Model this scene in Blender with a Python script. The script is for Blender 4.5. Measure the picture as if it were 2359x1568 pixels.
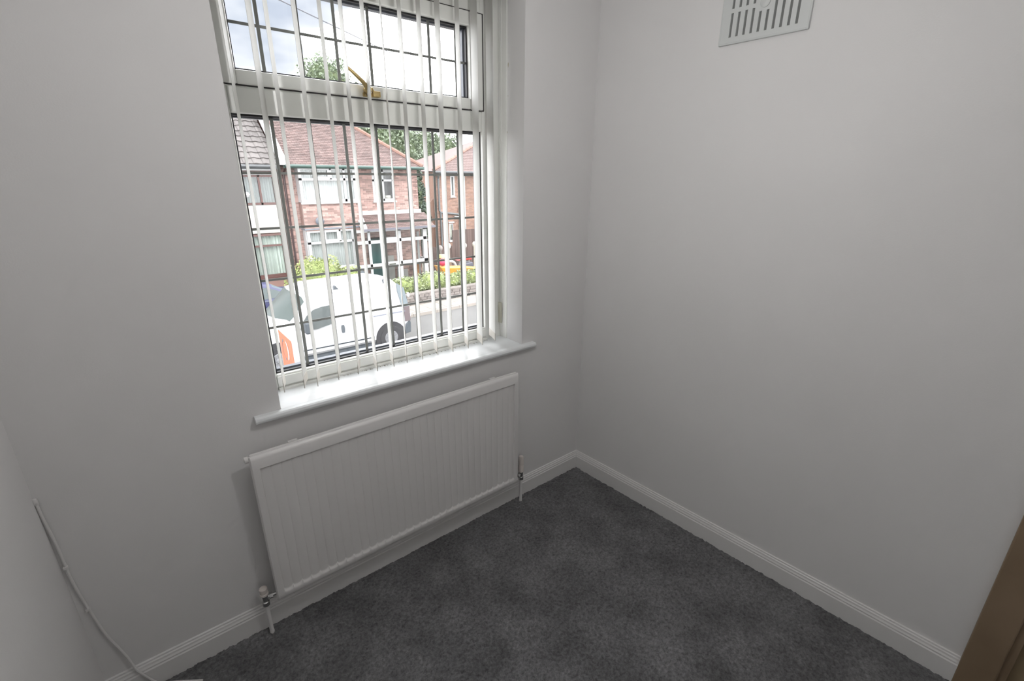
import bpy, bmesh, math, random
import numpy as np
from mathutils import Vector, Matrix
random.seed(7); rng = np.random.default_rng(7)
SC = bpy.context.scene; COL = SC.collection
for o in list(bpy.data.objects): bpy.data.objects.remove(o)

# ------------------------------------------------------------------ camera
R3 = [[0.77847, -0.62767, 0.003883], [-0.202488, -0.256983, -0.944965], [0.594124, 0.73484, -0.327149]]
CAM = Vector((-1.79124, -1.61254, 1.6))
cd = bpy.data.cameras.new('camera'); cam = bpy.data.objects.new('camera', cd); COL.objects.link(cam)
mw = Matrix(((R3[0][0], -R3[1][0], -R3[2][0], CAM.x), (R3[0][1], -R3[1][1], -R3[2][1], CAM.y),
             (R3[0][2], -R3[1][2], -R3[2][2], CAM.z), (0, 0, 0, 1)))
cam.matrix_world = mw
cd.sensor_width = 36; cd.lens = 16.406; cd.clip_start = .02; cd.clip_end = 500
SC.camera = cam

# ------------------------------------------------------------------ world: bright broken cloud
w = bpy.data.worlds.new('world'); SC.world = w; w.use_nodes = True
nt = w.node_tree; nt.nodes.clear()
def N(nt, t, **k):
    n = nt.nodes.new(t)
    for a, b in k.items(): setattr(n, a, b)
    return n
wo = N(nt, 'ShaderNodeOutputWorld'); bg = N(nt, 'ShaderNodeBackground'); nt.links.new(bg.outputs[0], wo.inputs[0])
tc = N(nt, 'ShaderNodeTexCoord'); mp = N(nt, 'ShaderNodeMapping'); mp.inputs['Location'].default_value = (1.3, .4, .2)
mp.inputs['Scale'].default_value = (1, 1, 2.2)
nz = N(nt, 'ShaderNodeTexNoise'); nz.inputs['Scale'].default_value = 1.9; nz.inputs['Detail'].default_value = 5; nz.inputs['Roughness'].default_value = .5
cr = N(nt, 'ShaderNodeValToRGB'); e = cr.color_ramp.elements
e[0].position = .37; e[0].color = (.66, .76, .93, 1); e[1].position = .47; e[1].color = (10.5, 10.6, 10.8, 1)
e[0].color = (.66, .74, .88, 1); e[0].position = .385; e[1].position = .50; q_ = e.new(.445); q_.color = (1.0, 1.05, 1.12, 1)
nt.links.new(tc.outputs['Generated'], mp.inputs[0]); nt.links.new(mp.outputs[0], nz.inputs['Vector'])
nt.links.new(nz.outputs['Fac'], cr.inputs[0]); nt.links.new(cr.outputs[0], bg.inputs[0])
bg.inputs[1].default_value = 1.0

# soft sun behind our house, lighting the fronts across the road
sd = bpy.data.lights.new('sun', 'SUN'); sd.energy = 3.3; sd.angle = math.radians(50); sd.color = (1, .98, .95)
sun = bpy.data.objects.new('sun', sd); COL.objects.link(sun); sun.rotation_euler = (math.radians(38), 0, math.radians(-14))

SC.view_settings.view_transform = 'Standard'; SC.view_settings.look = 'None'
SC.view_settings.gamma = 1; SC.view_settings.use_curve_mapping = False
SC.view_settings.exposure = 0.0
FILL_POWER = 48

# ------------------------------------------------------------------ materials
MATS = {}
def mat(name, col, rough=.6, metal=0, var=0, vscale=8, bump=0, bscale=200, spec=.5, island=0, col2=None, detail=3, coat=0, sheen=0):
    if name in MATS: return MATS[name]
    m = bpy.data.materials.new(name); m.use_nodes = True; t = m.node_tree
    b = t.nodes['Principled BSDF']; b.inputs['Roughness'].default_value = rough; b.inputs['Metallic'].default_value = metal
    b.inputs['Specular IOR Level'].default_value = spec; b.inputs['Coat Weight'].default_value = coat
    b.inputs['Sheen Weight'].default_value = sheen
    c = (*col, 1); b.inputs['Base Color'].default_value = c
    tcn = N(t, 'ShaderNodeTexCoord')
    last = None
    if var or col2:
        nz = N(t, 'ShaderNodeTexNoise'); nz.inputs['Scale'].default_value = vscale; nz.inputs['Detail'].default_value = detail
        t.links.new(tcn.outputs['Object'], nz.inputs['Vector'])
        mr = N(t, 'ShaderNodeMapRange'); mr.inputs[1].default_value = .3; mr.inputs[2].default_value = .7
        t.links.new(nz.outputs['Fac'], mr.inputs[0])
        mx = N(t, 'ShaderNodeMix', data_type='RGBA')
        c2 = (*col2, 1) if col2 else (*[min(1, x*(1+var)) for x in col], 1)
        c1 = c if col2 else (*[x*(1-var) for x in col], 1)
        mx.inputs[6].default_value = c1; mx.inputs[7].default_value = c2
        t.links.new(mr.outputs[0], mx.inputs[0]); last = mx.outputs[2]
        t.links.new(last, b.inputs['Base Color'])
    if island:
        g = N(t, 'ShaderNodeNewGeometry'); oi = N(t, 'ShaderNodeObjectInfo')
        ad = N(t, 'ShaderNodeMath', operation='ADD'); fr = N(t, 'ShaderNodeMath', operation='FRACT')
        t.links.new(g.outputs['Random Per Island'], ad.inputs[0]); t.links.new(oi.outputs['Random'], ad.inputs[1]); t.links.new(ad.outputs[0], fr.inputs[0])
        mr2 = N(t, 'ShaderNodeMapRange'); mr2.inputs[3].default_value = 1-island; mr2.inputs[4].default_value = 1+island
        t.links.new(fr.outputs[0], mr2.inputs[0])
        mu = N(t, 'ShaderNodeMix', data_type='RGBA', blend_type='MULTIPLY'); mu.inputs[0].default_value = 1
        if last: t.links.new(last, mu.inputs[6])
        else: mu.inputs[6].default_value = c
        t.links.new(mr2.outputs[0], mu.inputs[7]); t.links.new(mu.outputs[2], b.inputs['Base Color'])
    if bump:
        n2 = N(t, 'ShaderNodeTexNoise'); n2.inputs['Scale'].default_value = bscale; n2.inputs['Detail'].default_value = 3
        t.links.new(tcn.outputs['Object'], n2.inputs['Vector'])
        bp = N(t, 'ShaderNodeBump'); bp.inputs['Strength'].default_value = bump; bp.inputs['Distance'].default_value = .002
        t.links.new(n2.outputs['Fac'], bp.inputs['Height']); t.links.new(bp.outputs[0], b.inputs['Normal'])
    MATS[name] = m; return m
def glass_mat(name, tint=(1, 1, 1), gl=.06):
    m = bpy.data.materials.new(name); m.use_nodes = True; t = m.node_tree; t.nodes.clear()
    o = N(t, 'ShaderNodeOutputMaterial'); tr = N(t, 'ShaderNodeBsdfTransparent'); g = N(t, 'ShaderNodeBsdfGlossy')
    tr.inputs[0].default_value = (*tint, 1); g.inputs['Roughness'].default_value = .03
    lw = N(t, 'ShaderNodeLayerWeight'); lw.inputs[0].default_value = .5
    pw = N(t, 'ShaderNodeMath', operation='POWER'); pw.inputs[1].default_value = 4.5
    mu = N(t, 'ShaderNodeMath', operation='MULTIPLY_ADD'); mu.inputs[1].default_value = .7; mu.inputs[2].default_value = gl*.5
    mx = N(t, 'ShaderNodeMixShader'); t.links.new(lw.outputs['Facing'], pw.inputs[0]); t.links.new(pw.outputs[0], mu.inputs[0]); t.links.new(mu.outputs[0], mx.inputs[0])
    t.links.new(tr.outputs[0], mx.inputs[1]); t.links.new(g.outputs[0], mx.inputs[2]); t.links.new(mx.outputs[0], o.inputs[0])
    MATS[name] = m; return m
def translucent(name, col, f=.35):
    m = mat(name, col, .7); t = m.node_tree; b = t.nodes['Principled BSDF']; o = t.nodes['Material Output']
    tl = N(t, 'ShaderNodeBsdfTranslucent'); tl.inputs[0].default_value = (*col, 1)
    mx = N(t, 'ShaderNodeMixShader'); mx.inputs[0].default_value = f
    t.links.new(b.outputs[0], mx.inputs[1]); t.links.new(tl.outputs[0], mx.inputs[2]); t.links.new(mx.outputs[0], o.inputs[0]); return m

PAINT = mat('wall_paint', (.80, .79, .785), .75, var=.015, vscale=2.5, bump=.12, bscale=260, spec=.3)
CEIL = mat('ceiling_paint', (.85, .85, .84), .8, bump=.1)
GLOSSW = mat('white_gloss', (.82, .81, .80), .28, bump=.04, bscale=60)
UPVC = mat("white_upvc", (.86, .865, .83), .3, var=.03, vscale=5)
SILLM = mat('sill_gloss', (.84, .86, .87), .34, var=.02, vscale=20, bump=.05, bscale=40)
GASK = mat('black_gasket', (.012, .012, .014), .5)
GAPM = mat('shadow_gap_seal', (.05, .045, .045), .7)
LEADM = mat('lead_strip', (.20, .205, .195), .6)
GLASS = glass_mat('window_glass')
SLAT = translucent('blind_fabric', (.76, .755, .73), .20)
HEM = mat('blind_hem', (.60, .57, .52), .7)
RAD = mat('radiator_enamel', (.80, .785, .775), .32, bump=.02, bscale=50)
CHROME = mat('chrome', (.6, .6, .6), .18, metal=1)
BRASS = mat('brass', (.52, .39, .18), .38, metal=.75, var=.2, vscale=60)
DARKM = mat('dark_recess', (.02, .02, .022), .8)
CAP = mat('valve_cap', (.74, .68, .64), .5)
CABLE = mat('cable_paint', (.78, .77, .76), .5)
VENTM = mat('vent_plastic', (.66, .68, .67), .5)
WOOD = mat('door_wood', (.30, .215, .14), .5, col2=(.25, .175, .11), vscale=6)
CARPET = mat('carpet', (.10, .101, .103), .95, col2=(.22, .22, .223), vscale=14, detail=12, sheen=.3, spec=.1)

# ------------------------------------------------------------------ mesh helpers
class MB:
    def __init__(s): s.v = []; s.f = []
    def add(s, vs, fs):
        k = len(s.v); s.v += [tuple(v) for v in vs]; s.f += [tuple(i+k for i in f) for f in fs]; return s
    def box(s, x0, x1, y0, y1, z0, z1, T=None):
        vs = [(x, y, z) for x in (x0, x1) for y in (y0, y1) for z in (z0, z1)]
        if T: vs = [T(*v) for v in vs]
        return s.add(vs, [(0, 1, 3, 2), (4, 6, 7, 5), (0, 4, 5, 1), (2, 3, 7, 6), (0, 2, 6, 4), (1, 5, 7, 3)])
    def prism(s, pts, d):   # pts: 3D polygon, d: extrusion vector
        n = len(pts); d = Vector(d); a = [Vector(p) for p in pts]; b = [p+d for p in a]
        return s.add(a+b, [tuple(range(n))[::-1], tuple(range(n, 2*n))] + [(i, (i+1) % n, n+(i+1) % n, n+i) for i in range(n)])
    def tube(s, path, r, n=10, r2=None, cap=True):
        P = [Vector(p) for p in path]; m = len(P); vs = []; fs = []
        for i, p in enumerate(P):
            t = (P[min(i+1, m-1)]-P[max(i-1, 0)]).normalized()
            u = t.cross(Vector((0, 0, 1)));
            if u.length < .1: u = t.cross(Vector((1, 0, 0)))
            u.normalize(); v = t.cross(u); rr = r if r2 is None else r+(r2-r)*i/(m-1)
            for k in range(n):
                a = 2*math.pi*k/n; vs.append(p+u*rr*math.cos(a)+v*rr*math.sin(a))
        for i in range(m-1):
            for k in range(n): fs.append((i*n+k, i*n+(k+1) % n, (i+1)*n+(k+1) % n, (i+1)*n+k))
        if cap: fs += [tuple(range(n))[::-1], tuple(range((m-1)*n, m*n))]
        return s.add(vs, fs)
    def lathe(s, prof, c, axis='z', n=20):   # prof: (r, h)
        c = Vector(c); vs = []; fs = []; m = len(prof)
        for r, h in prof:
            for k in range(n):
                a = 2*math.pi*k/n; p = (r*math.cos(a), r*math.sin(a), h)
                if axis == 'y': p = (p[0], p[2], p[1])
                if axis == 'x': p = (p[2], p[0], p[1])
                vs.append(c+Vector(p))
        for i in range(m-1):
            for k in range(n): fs.append((i*n+k, i*n+(k+1) % n, (i+1)*n+(k+1) % n, (i+1)*n+k))
        fs += [tuple(range(n))[::-1], tuple(range((m-1)*n, m*n))]
        return s.add(vs, fs)
    def frame(s, x0, x1, z0, z1, y0, y1, w, T=None, wb=None, wt=None):  # rectangular ring
        wb = w if wb is None else wb; wt = w if wt is None else wt
        s.box(x0, x0+w, y0, y1, z0, z1, T); s.box(x1-w, x1, y0, y1, z0, z1, T)
        s.box(x0+w, x1-w, y0, y1, z0, z0+wb, T); s.box(x0+w, x1-w, y0, y1, z1-wt, z1, T); return s
    def build(s, name, m, parent=None, smooth=False, bevel=0, org=None):
        me = bpy.data.meshes.new(name)
        off = Vector(org) if org is not None else Vector((0, 0, 0))
        me.from_pydata([tuple(Vector(v)-off) for v in s.v], [], s.f); me.update()
        bm = bmesh.new(); bm.from_mesh(me); bmesh.ops.recalc_face_normals(bm, faces=bm.faces); bm.to_mesh(me); bm.free()
        me.materials.append(m)
        if smooth:
            for p in me.polygons: p.use_smooth = True
            me.set_sharp_from_angle(angle=math.radians(40))
        o = bpy.data.objects.new(name, me); COL.objects.link(o); o.location = off
        if parent is not None:
            o.parent = parent; o.matrix_parent_inverse = Matrix.Identity(4)
            o.location = off-world_loc(parent)
        if bevel:
            md = o.modifiers.new('bevel', 'BEVEL'); md.width = bevel; md.segments = 2; md.limit_method = 'ANGLE'
        return o
def world_loc(o):
    l = Vector((0, 0, 0))
    while o is not None: l += o.location; o = o.parent
    return l
def tag(o, label=None, cat=None, group=None, kind=None):
    for k, v in (('label', label), ('category', cat), ('group', group), ('kind', kind)):
        if v: o[k] = v
    return o
def thing(name, loc, label=None, cat=None, group=None, kind=None):
    o = bpy.data.objects.new(name, None); COL.objects.link(o); o.location = loc; o.empty_display_size = .1
    return tag(o, label, cat, group, kind)
def inst(src, loc, parent, rz=0, name=None):
    c = src.copy(); COL.objects.link(c); c.parent = parent; c.matrix_parent_inverse = Matrix.Identity(4)
    c.location = Vector(loc)-world_loc(parent); c.rotation_euler = (0, 0, rz); return c
K = dict(kind='structure')

# ------------------------------------------------------------------ room shell
XL = -2.133; YB = -2.62; HC = 2.47; TR = .0524       # right wall leans out: x = -TR*y
OX0, OX1, OZ0, OZ1 = -1.505, -.428, .828, 2.315      # window opening
def rx(y): return -TR*y
f_ = MB(); f_.box(XL-.12, .30, YB-.12, .29, -.25, -.012); fl = f_.build('floor', mat('subfloor', (.05, .05, .05), .9)); tag(fl, 'dark grey carpeted bedroom floor', 'floor', kind='structure')
# carpet pile: a real displaced surface
t_ = CARPET.node_tree; b_p = t_.nodes['Principled BSDF']; tcn_ = [n for n in t_.nodes if n.type == 'TEX_COORD'][0]
n1 = N(t_, 'ShaderNodeTexNoise'); n1.inputs['Scale'].default_value = 5.5; n1.inputs['Detail'].default_value = 4  # broad patches put the brushed pile's shading into the colour
n2 = N(t_, 'ShaderNodeTexNoise'); n2.inputs['Scale'].default_value = 95; n2.inputs['Detail'].default_value = 4; n2.inputs['Roughness'].default_value = .7
for n_ in (n1, n2): t_.links.new(tcn_.outputs['Object'], n_.inputs['Vector'])
m1 = N(t_, 'ShaderNodeMapRange'); m1.inputs[1].default_value = .35; m1.inputs[2].default_value = .65; m1.inputs[3].default_value = .75; m1.inputs[4].default_value = 1.2
m2 = N(t_, 'ShaderNodeMapRange'); m2.inputs[1].default_value = .3; m2.inputs[2].default_value = .7; m2.inputs[3].default_value = .5; m2.inputs[4].default_value = 1.5
mm = N(t_, 'ShaderNodeMath', operation='MULTIPLY'); t_.links.new(n1.outputs['Fac'], m1.inputs[0]); t_.links.new(n2.outputs['Fac'], m2.inputs[0])
t_.links.new(m1.outputs[0], mm.inputs[0]); t_.links.new(m2.outputs[0], mm.inputs[1])
vm = N(t_, 'ShaderNodeVectorMath', operation='SCALE'); vm.inputs[0].default_value = (.158, .158, .162); t_.links.new(mm.outputs[0], vm.inputs['Scale']); t_.links.new(vm.outputs[0], b_p.inputs['Base Color'])
def carpet():
    nx, ny = 640, 760; x = np.linspace(XL, .14, nx); y = np.linspace(YB, 0, ny); X, Y = np.meshgrid(x, y)
    def sm(a, k):
        for _ in range(k): a = (a+np.roll(a, 1, 0)+np.roll(a, -1, 0)+np.roll(a, 1, 1)+np.roll(a, -1, 1))/5
        return a/a.std()
    Z = -.004+.0016*sm(rng.standard_normal((ny, nx)), 1)+.0007*sm(rng.standard_normal((ny, nx)), 5)+.0003*sm(rng.standard_normal((ny, nx)), 60)
    Z = np.clip(Z, -.011, .001)
    me = bpy.data.meshes.new('carpet_pile'); me.vertices.add(nx*ny)
    me.vertices.foreach_set('co', np.stack([X, Y, Z], -1).astype(np.float32).ravel())
    i = np.arange((ny-1)*(nx-1)); r = i//(nx-1); c = i % (nx-1); a = r*nx+c
    q = np.stack([a, a+1, a+nx+1, a+nx], -1).astype(np.int32); n = len(q)
    me.loops.add(n*4); me.loops.foreach_set('vertex_index', q.ravel()); me.polygons.add(n)
    me.polygons.foreach_set('loop_start', np.arange(0, 4*n, 4, dtype=np.int32))
    me.polygons.foreach_set('use_smooth', np.ones(n, bool)); me.update(); me.validate()
    me.materials.append(CARPET); o = bpy.data.objects.new('carpet_pile', me); COL.objects.link(o); o.parent = fl
    tag(o, kind='stuff')
carpet()
b = MB(); b.box(XL-.12, .30, YB-.12, .29, HC, HC+.2); tag(b.build('ceiling', CEIL), kind='structure')
b = MB(); b.box(XL-.12, XL, YB-.12, .29, -.25, HC); tag(b.build('wall_left', PAINT), kind='structure')
b = MB(); b.box(XL, .30, YB-.12, YB, -.25, HC); tag(b.build('wall_back', PAINT), kind='structure')
b = MB()
b.box(XL, OX0, 0, .26, -.25, HC); b.box(OX1, .30, 0, .26, -.25, HC); b.box(OX0, OX1, 0, .26, -.25, OZ0); b.box(OX0, OX1, 0, .26, OZ1, HC)
tag(b.build('wall_front', PAINT), kind='structure')
DY0, DY1, DZ = -1.765, -2.53, 1.99      # door opening in right wall
b = MB()
for (ya, yb, za, zb) in ((0, DY0, -.25, HC), (DY0, DY1, DZ, HC), (DY1, YB, -.25, HC)):
    b.prism([(rx(ya), ya, za), (rx(yb), yb, za), (.30, yb, za), (.30, ya, za)], (0, 0, zb-za))
tag(b.build('wall_right', PAINT), kind='structure')

# skirting boards with a moulded top
PROF = [(0, -.012), (.0155, -.012), (.0155, .068), (.013, .0725), (.0135, .078), (.0105, .084), (.0095, .0905), (.0065, .0935), (.006, .099), (0, .1005)]
def skirt(name, a, bb, nrm):
    m = MB(); a = Vector((*a, 0)); bb = Vector((*bb, 0)); n = Vector((*nrm, 0)).normalized(); k = len(PROF)
    vs = [a+n*d+Vector((0, 0, z)) for d, z in PROF]+[bb+n*d+Vector((0, 0, z)) for d, z in PROF]
    fs = [(i, i+1, k+i+1, k+i) for i in range(k-1)]+[tuple(range(k))[::-1], tuple(range(k, 2*k))]
    m.add(vs, fs); o = m.build(name, GLOSSW); tag(o, kind='structure'); return o
skirt('baseboard_front', (XL, 0), (-.0005, 0), (0, -1))
skirt('baseboard_right', (.0, 0), (rx(-1.68), -1.68), (-1, -TR))

# door with architrave on the right wall
d1 = thing('door_1', (rx(DY0), DY0, 0), kind='structure')
def RW(u, d, z): return (rx(u)-d*1.0, u-TR*d, z)       # point on right wall: along u(=y), proud by d
m = MB()
for (u0, u1, z0, z1) in ((-1.680, -1.765, -.012, 2.075), (DY1, DY1-.085, -.012, 2.075), (-1.765, DY1, DZ, 2.075)):
    m.box(min(u0, u1), max(u0, u1), 0, .018, z0, z1, T=lambda u, d, z: RW(u, d, z))
m.build('architrave', WOOD, d1, bevel=.004)
m = MB(); m.box(DY1, DY1+.02, -.12, .004, -.012, DZ, T=RW); m.box(DY0-.02, DY0, -.12, .004, -.012, DZ, T=RW); m.box(DY1+.02, DY0-.02, -.12, .004, DZ-.02, DZ, T=RW); m.build('door_lining', WOOD, d1)
m = MB(); m.box(DY1+.023, DY0-.023, -.055, -.015, 0, DZ-.023, T=RW)
for z0, z1 in ((.2, .9), (1.05, 1.8)): m.frame(DY1+.14, DY0-.14, z0, z1, -.016, -.006, .02, T=RW)
dl = m.build('door_leaf', mat('door_leaf_wood', (.34, .26, .16), .45, col2=(.28, .21, .125), vscale=7), d1)
m = MB(); m.tube([RW(-2.44, -.015, 1.0), RW(-2.44, .04, 1.0), RW(-2.35, .045, 1.0)], .009, 10); m.build('door_handle', CHROME, dl)

# ------------------------------------------------------------------ window
w1 = thing('window_1', (-.965, .168, .85), kind='structure')
FY = .166     # inner face of fixed frame
m = MB()
m.box(-1.52, -1.470, FY, .235, .845, OZ1-.005); m.box(-.522, OX1+.006, FY, .235, .845, OZ1-.005)
m.box(-1.470, -.522, FY, .235, .845, .912); m.box(-1.470, -.522, FY, .235, 1.790, 1.8665); m.box(-1.470, -.522, FY, .235, 2.221, OZ1-.005)
m.build('window_frame', UPVC, w1, bevel=.004)
m = MB(); m.box(-1.47, -.522, FY-.006, FY+.001, .868, .905); m.box(-1.47, -.522, FY-.014, FY, .846, .862); m.build('frame_bead', UPVC, w1, bevel=.002)
# opening top sash, slightly proud, with a dark seal line round it
SY = .156
m = MB(); sx0, sx1, sz0, sz1 = -1.482, -.521, 1.871, 2.217
m.box(sx0, -1.440, SY, .225, sz0, sz1); m.box(-.583, sx1, SY, .225, sz0, sz1); m.box(-1.440, -.583, SY, .225, sz0, 1.911); m.box(-1.440, -.583, SY, .225, 2.168, sz1)
m.build('top_sash', UPVC, w1, bevel=.004)
m = MB(); m.box(sx0-.003, sx1+.0085, FY-.0015, FY+.01, sz0-.003, sz0+.002); m.box(sx0-.003, sx1+.0085, FY-.003, FY+.01, sz1-.002, sz1+.004); m.box(sx1-.002, sx1+.0085, FY-.003, FY+.01, sz0, sz1); m.box(sx0-.004, sx0+.002, FY-.003, FY+.01, sz0, sz1)
m.build('sash_seal', GAPM, w1)
# glass, gaskets, lead strips
LP = (-1.470, -.522, .912, 1.790); UPN = (-1.440, -.583, 1.911, 2.168)
for nm, (a, c, z0, z1), gy in (('lower', LP, .196), ('upper', UPN, .190)):
    m = MB(); m.box(a-.004, c+.004, gy, gy+.004, z0-.004, z1+.004); gp = m.build('glass_pane', GLASS, w1)
    m = MB(); m.frame(a-.001, c+.001, z0-.001, z1+.001, gy-.014, gy-.001, .007, wb=.006, wt=.007); m.build('gasket', GASK, w1)
    m = MB(); m.frame(a-.001, c+.001, z0-.001, z1+.001, gy+.006, gy+.03, .011); m.build('outer_bead', mat('outer_bead', (.10, .11, .13), .4), w1)
ys = .1945
for x in (-1.35, -1.23, -1.11, -.99, -.87, -.75, -.63):
    m = MB(); m.box(x-.0052, x+.0052, ys-.0012, ys+.0012, LP[2], LP[3]); m.build('lead_strip', LEADM, w1)
for z in (1.615, 1.435, 1.258, 1.085):
    m = MB(); m.box(LP[0], LP[1], ys-.0018, ys+.0010, z-.0042, z+.0042); m.build('lead_strip', LEADM, w1)
ys = .1885
for x in (-1.35, -1.23, -1.11, -.99, -.87, -.75, -.63):
    m = MB(); m.box(x-.0052, x+.0052, ys-.0012, ys+.0012, UPN[2], UPN[3]); m.build('lead_strip', LEADM, w1)
m = MB(); m.box(UPN[0], UPN[1], ys-.0018, ys+.0010, 2.042-.004, 2.042+.004); m.build('lead_strip', LEADM, w1)
# sill board
m = MB(); P = [(-.004, .828), (-.020, .828), (-.027, .832), (-.030, .840), (-.027, .8485), (-.020, .852), (.166, .852), (.166, .828)]
def sillx(y, left): return (-1.590 if left else -.358)
k = len(P)
m.add([(-1.590, y, z) for y, z in P[:6]]+[(-1.590, 0, .852), (-1.590, 0, .828)]+[(-.358, y, z) for y, z in P[:6]]+[(-.358, 0, .852), (-.358, 0, .828)],
      [(i, i+1, 9+i, 8+i) for i in range(7)]+[(7, 0, 8, 15), tuple(range(8))[::-1], tuple(range(8, 16))])
m.box(OX0+.001, OX1-.001, -.001, .18, .828, .852)
sl = m.build('window_sill', SILLM, w1, bevel=.0015)
# mildew specks and dirt where the sill meets the frame
m = MB()
for i in range(110):
    x = random.choice([random.uniform(-1.33, -.5)]); s = random.uniform(.0006, .0017)
    m.box(x-s, x+s, .148+random.uniform(-.006, .004)-s, .148+random.uniform(-.004, .004)+s, .8521, .8525)
o = m.build('mildew_specks', mat('mildew', (.25, .25, .2), .9), w1); tag(o, kind='stuff')
# handle: brass cockspur on the sash rail
h = MB(); h.box(-1.046, -.988, SY-.012, SY, 1.873, 1.886); h.box(-1.016, -.988, SY-.024, SY-.01, 1.873, 1.892)
hd = h.build('window_handle', BRASS, w1, bevel=.002)
h = MB(); h.lathe([(.004, 0), (.0125, .003), (.0125, .02), (.009, .026), (.003, .027)], (-1.034, SY-.03, 1.893), 'y', 16); h.build('handle_boss', BRASS, hd, smooth=True)
h = MB(); h.tube([(-1.036, SY-.026, 1.897), (-1.052, SY-.032, 1.913), (-1.085, SY-.034, 1.938), (-1.110, SY-.034, 1.956)], .0085, 10, .0048); h.build('handle_lever', BRASS, hd, smooth=True)
h = MB(); h.box(-1.036, -1.022, SY-.0135, SY-.011, 1.875, 1.886); h.build('screw_slot', DARKM, hd)
h = MB(); h.tube([(-1.030, SY-.02, 1.890), (-1.018, SY-.022, 1.899), (-1.012, SY-.02, 1.889), (-1.000, SY-.018, 1.884)], .0042, 8); h.build('cockspur_nose', BRASS, hd, smooth=True)
# strip of trim in the right reveal
m = MB(); m.box(OX1-.004, OX1+.001, .112, .168, .852, OZ1); m.box(OX1-.006, OX1+.001, .146, .166, .852, OZ1)
tag(m.build('trim_1', UPVC, bevel=.0015), kind='structure')
# stains on the reveal
m = MB()
for (y, z, a, c) in ((.105, 2.045, .0035, .012), (.111, 1.79, .002, .007), (.1065, 1.93, .0012, .004)):
    n = 9; m.add([(OX1-.0006, y+a*math.cos(2*math.pi*i/n)*random.uniform(.6, 1), z+c*math.sin(2*math.pi*i/n)*random.uniform(.6, 1)) for i in range(n)], [tuple(range(n))])
o = m.build('damp_stain', mat('damp_stain', (.50, .46, .34), .9), w1)

# ------------------------------------------------------------------ vertical blind
bl = thing('vertical_blind', (-.965, .085, 2.29), 'off-white vertical blind with slats turned open in front of the leaded window', 'blind')
m = MB(); m.box(-1.495, -.435, .065, .105, 2.275, 2.31); m.box(-1.495, -.435, .072, .098, 2.27, 2.276); m.build('headrail', UPVC, bl, bevel=.002)
SL = [(-1.482, .888, 16), (-1.409, .884, 23), (-1.363, .879, 22), (-1.286, .884, 25), (-1.21, .887, 26.6), (-1.133, .879, 13.8), (-1.063, .88, 15.6), (-1.005, .883, 22.8),
      (-.933, .88, 18.8), (-.86, .883, 19.4), (-.784, .879, 18.8), (-.703, .877, 22.8), (-.624, .876, 18.2), (-.552, .882, 18.2)]
for i, (x, zb, th) in enumerate(SL):
    if i == 0: x += .006
    t = math.radians(th); d = Vector((math.sin(t), math.cos(t), 0)); nn = Vector((d.y, -d.x, 0)); bow = .0030*(1 if i > 4 else -1)
    a = Vector((x, .045, 0))
    def slat(z0, z1, th_, off=0, nseg=6):
        m = MB(); vs = []
        for z in (z0, z1):
            for sd_ in (-1, 1):
                for k in range(nseg+1):
                    u = k/nseg; p = a+d*(.089*u)+nn*(bow*4*u*(1-u)+sd_*th_)
                    vs.append((p.x, p.y, z))
        q = nseg+1; fs = []
        for k in range(nseg):
            fs += [(k, k+1, 2*q+k+1, 2*q+k), (q+k, q+k+1, 3*q+k+1, 3*q+k), (k, k+1, q+k+1, q+k), (2*q+k, 2*q+k+1, 3*q+k+1, 3*q+k)]
        fs += [(0, q, 3*q, 2*q), (nseg, q+nseg, 3*q+nseg, 2*q+nseg)]
        m.add(vs, fs); return m
    s = slat(zb, 2.262, .00035).build('slat', SLAT, bl, smooth=True)
    slat(zb+.001, zb+.036, .0014).build('hem_weight', HEM, s, smooth=True)
    c = a+d*.0445; m = MB(); m.tube([(c.x, c.y, 2.26), (c.x, c.y, 2.273)], .003, 6); m.build('hanger', UPVC, s)
m = MB(); m.tube([(-.436, .152, 1.025), (-.436, .152, 2.28)], .0012, 6); m.tube([(-.436, .160, 1.025), (-.436, .160, 2.28)], .0012, 6); m.build('pull_cord', UPVC, bl)
m = MB(); m.box(-.442, -.4345, .143, .168, .925, 1.028); m.build('cord_weight', mat('cord_weight', (.56, .55, .46), .45), bl, bevel=.0015)

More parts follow.
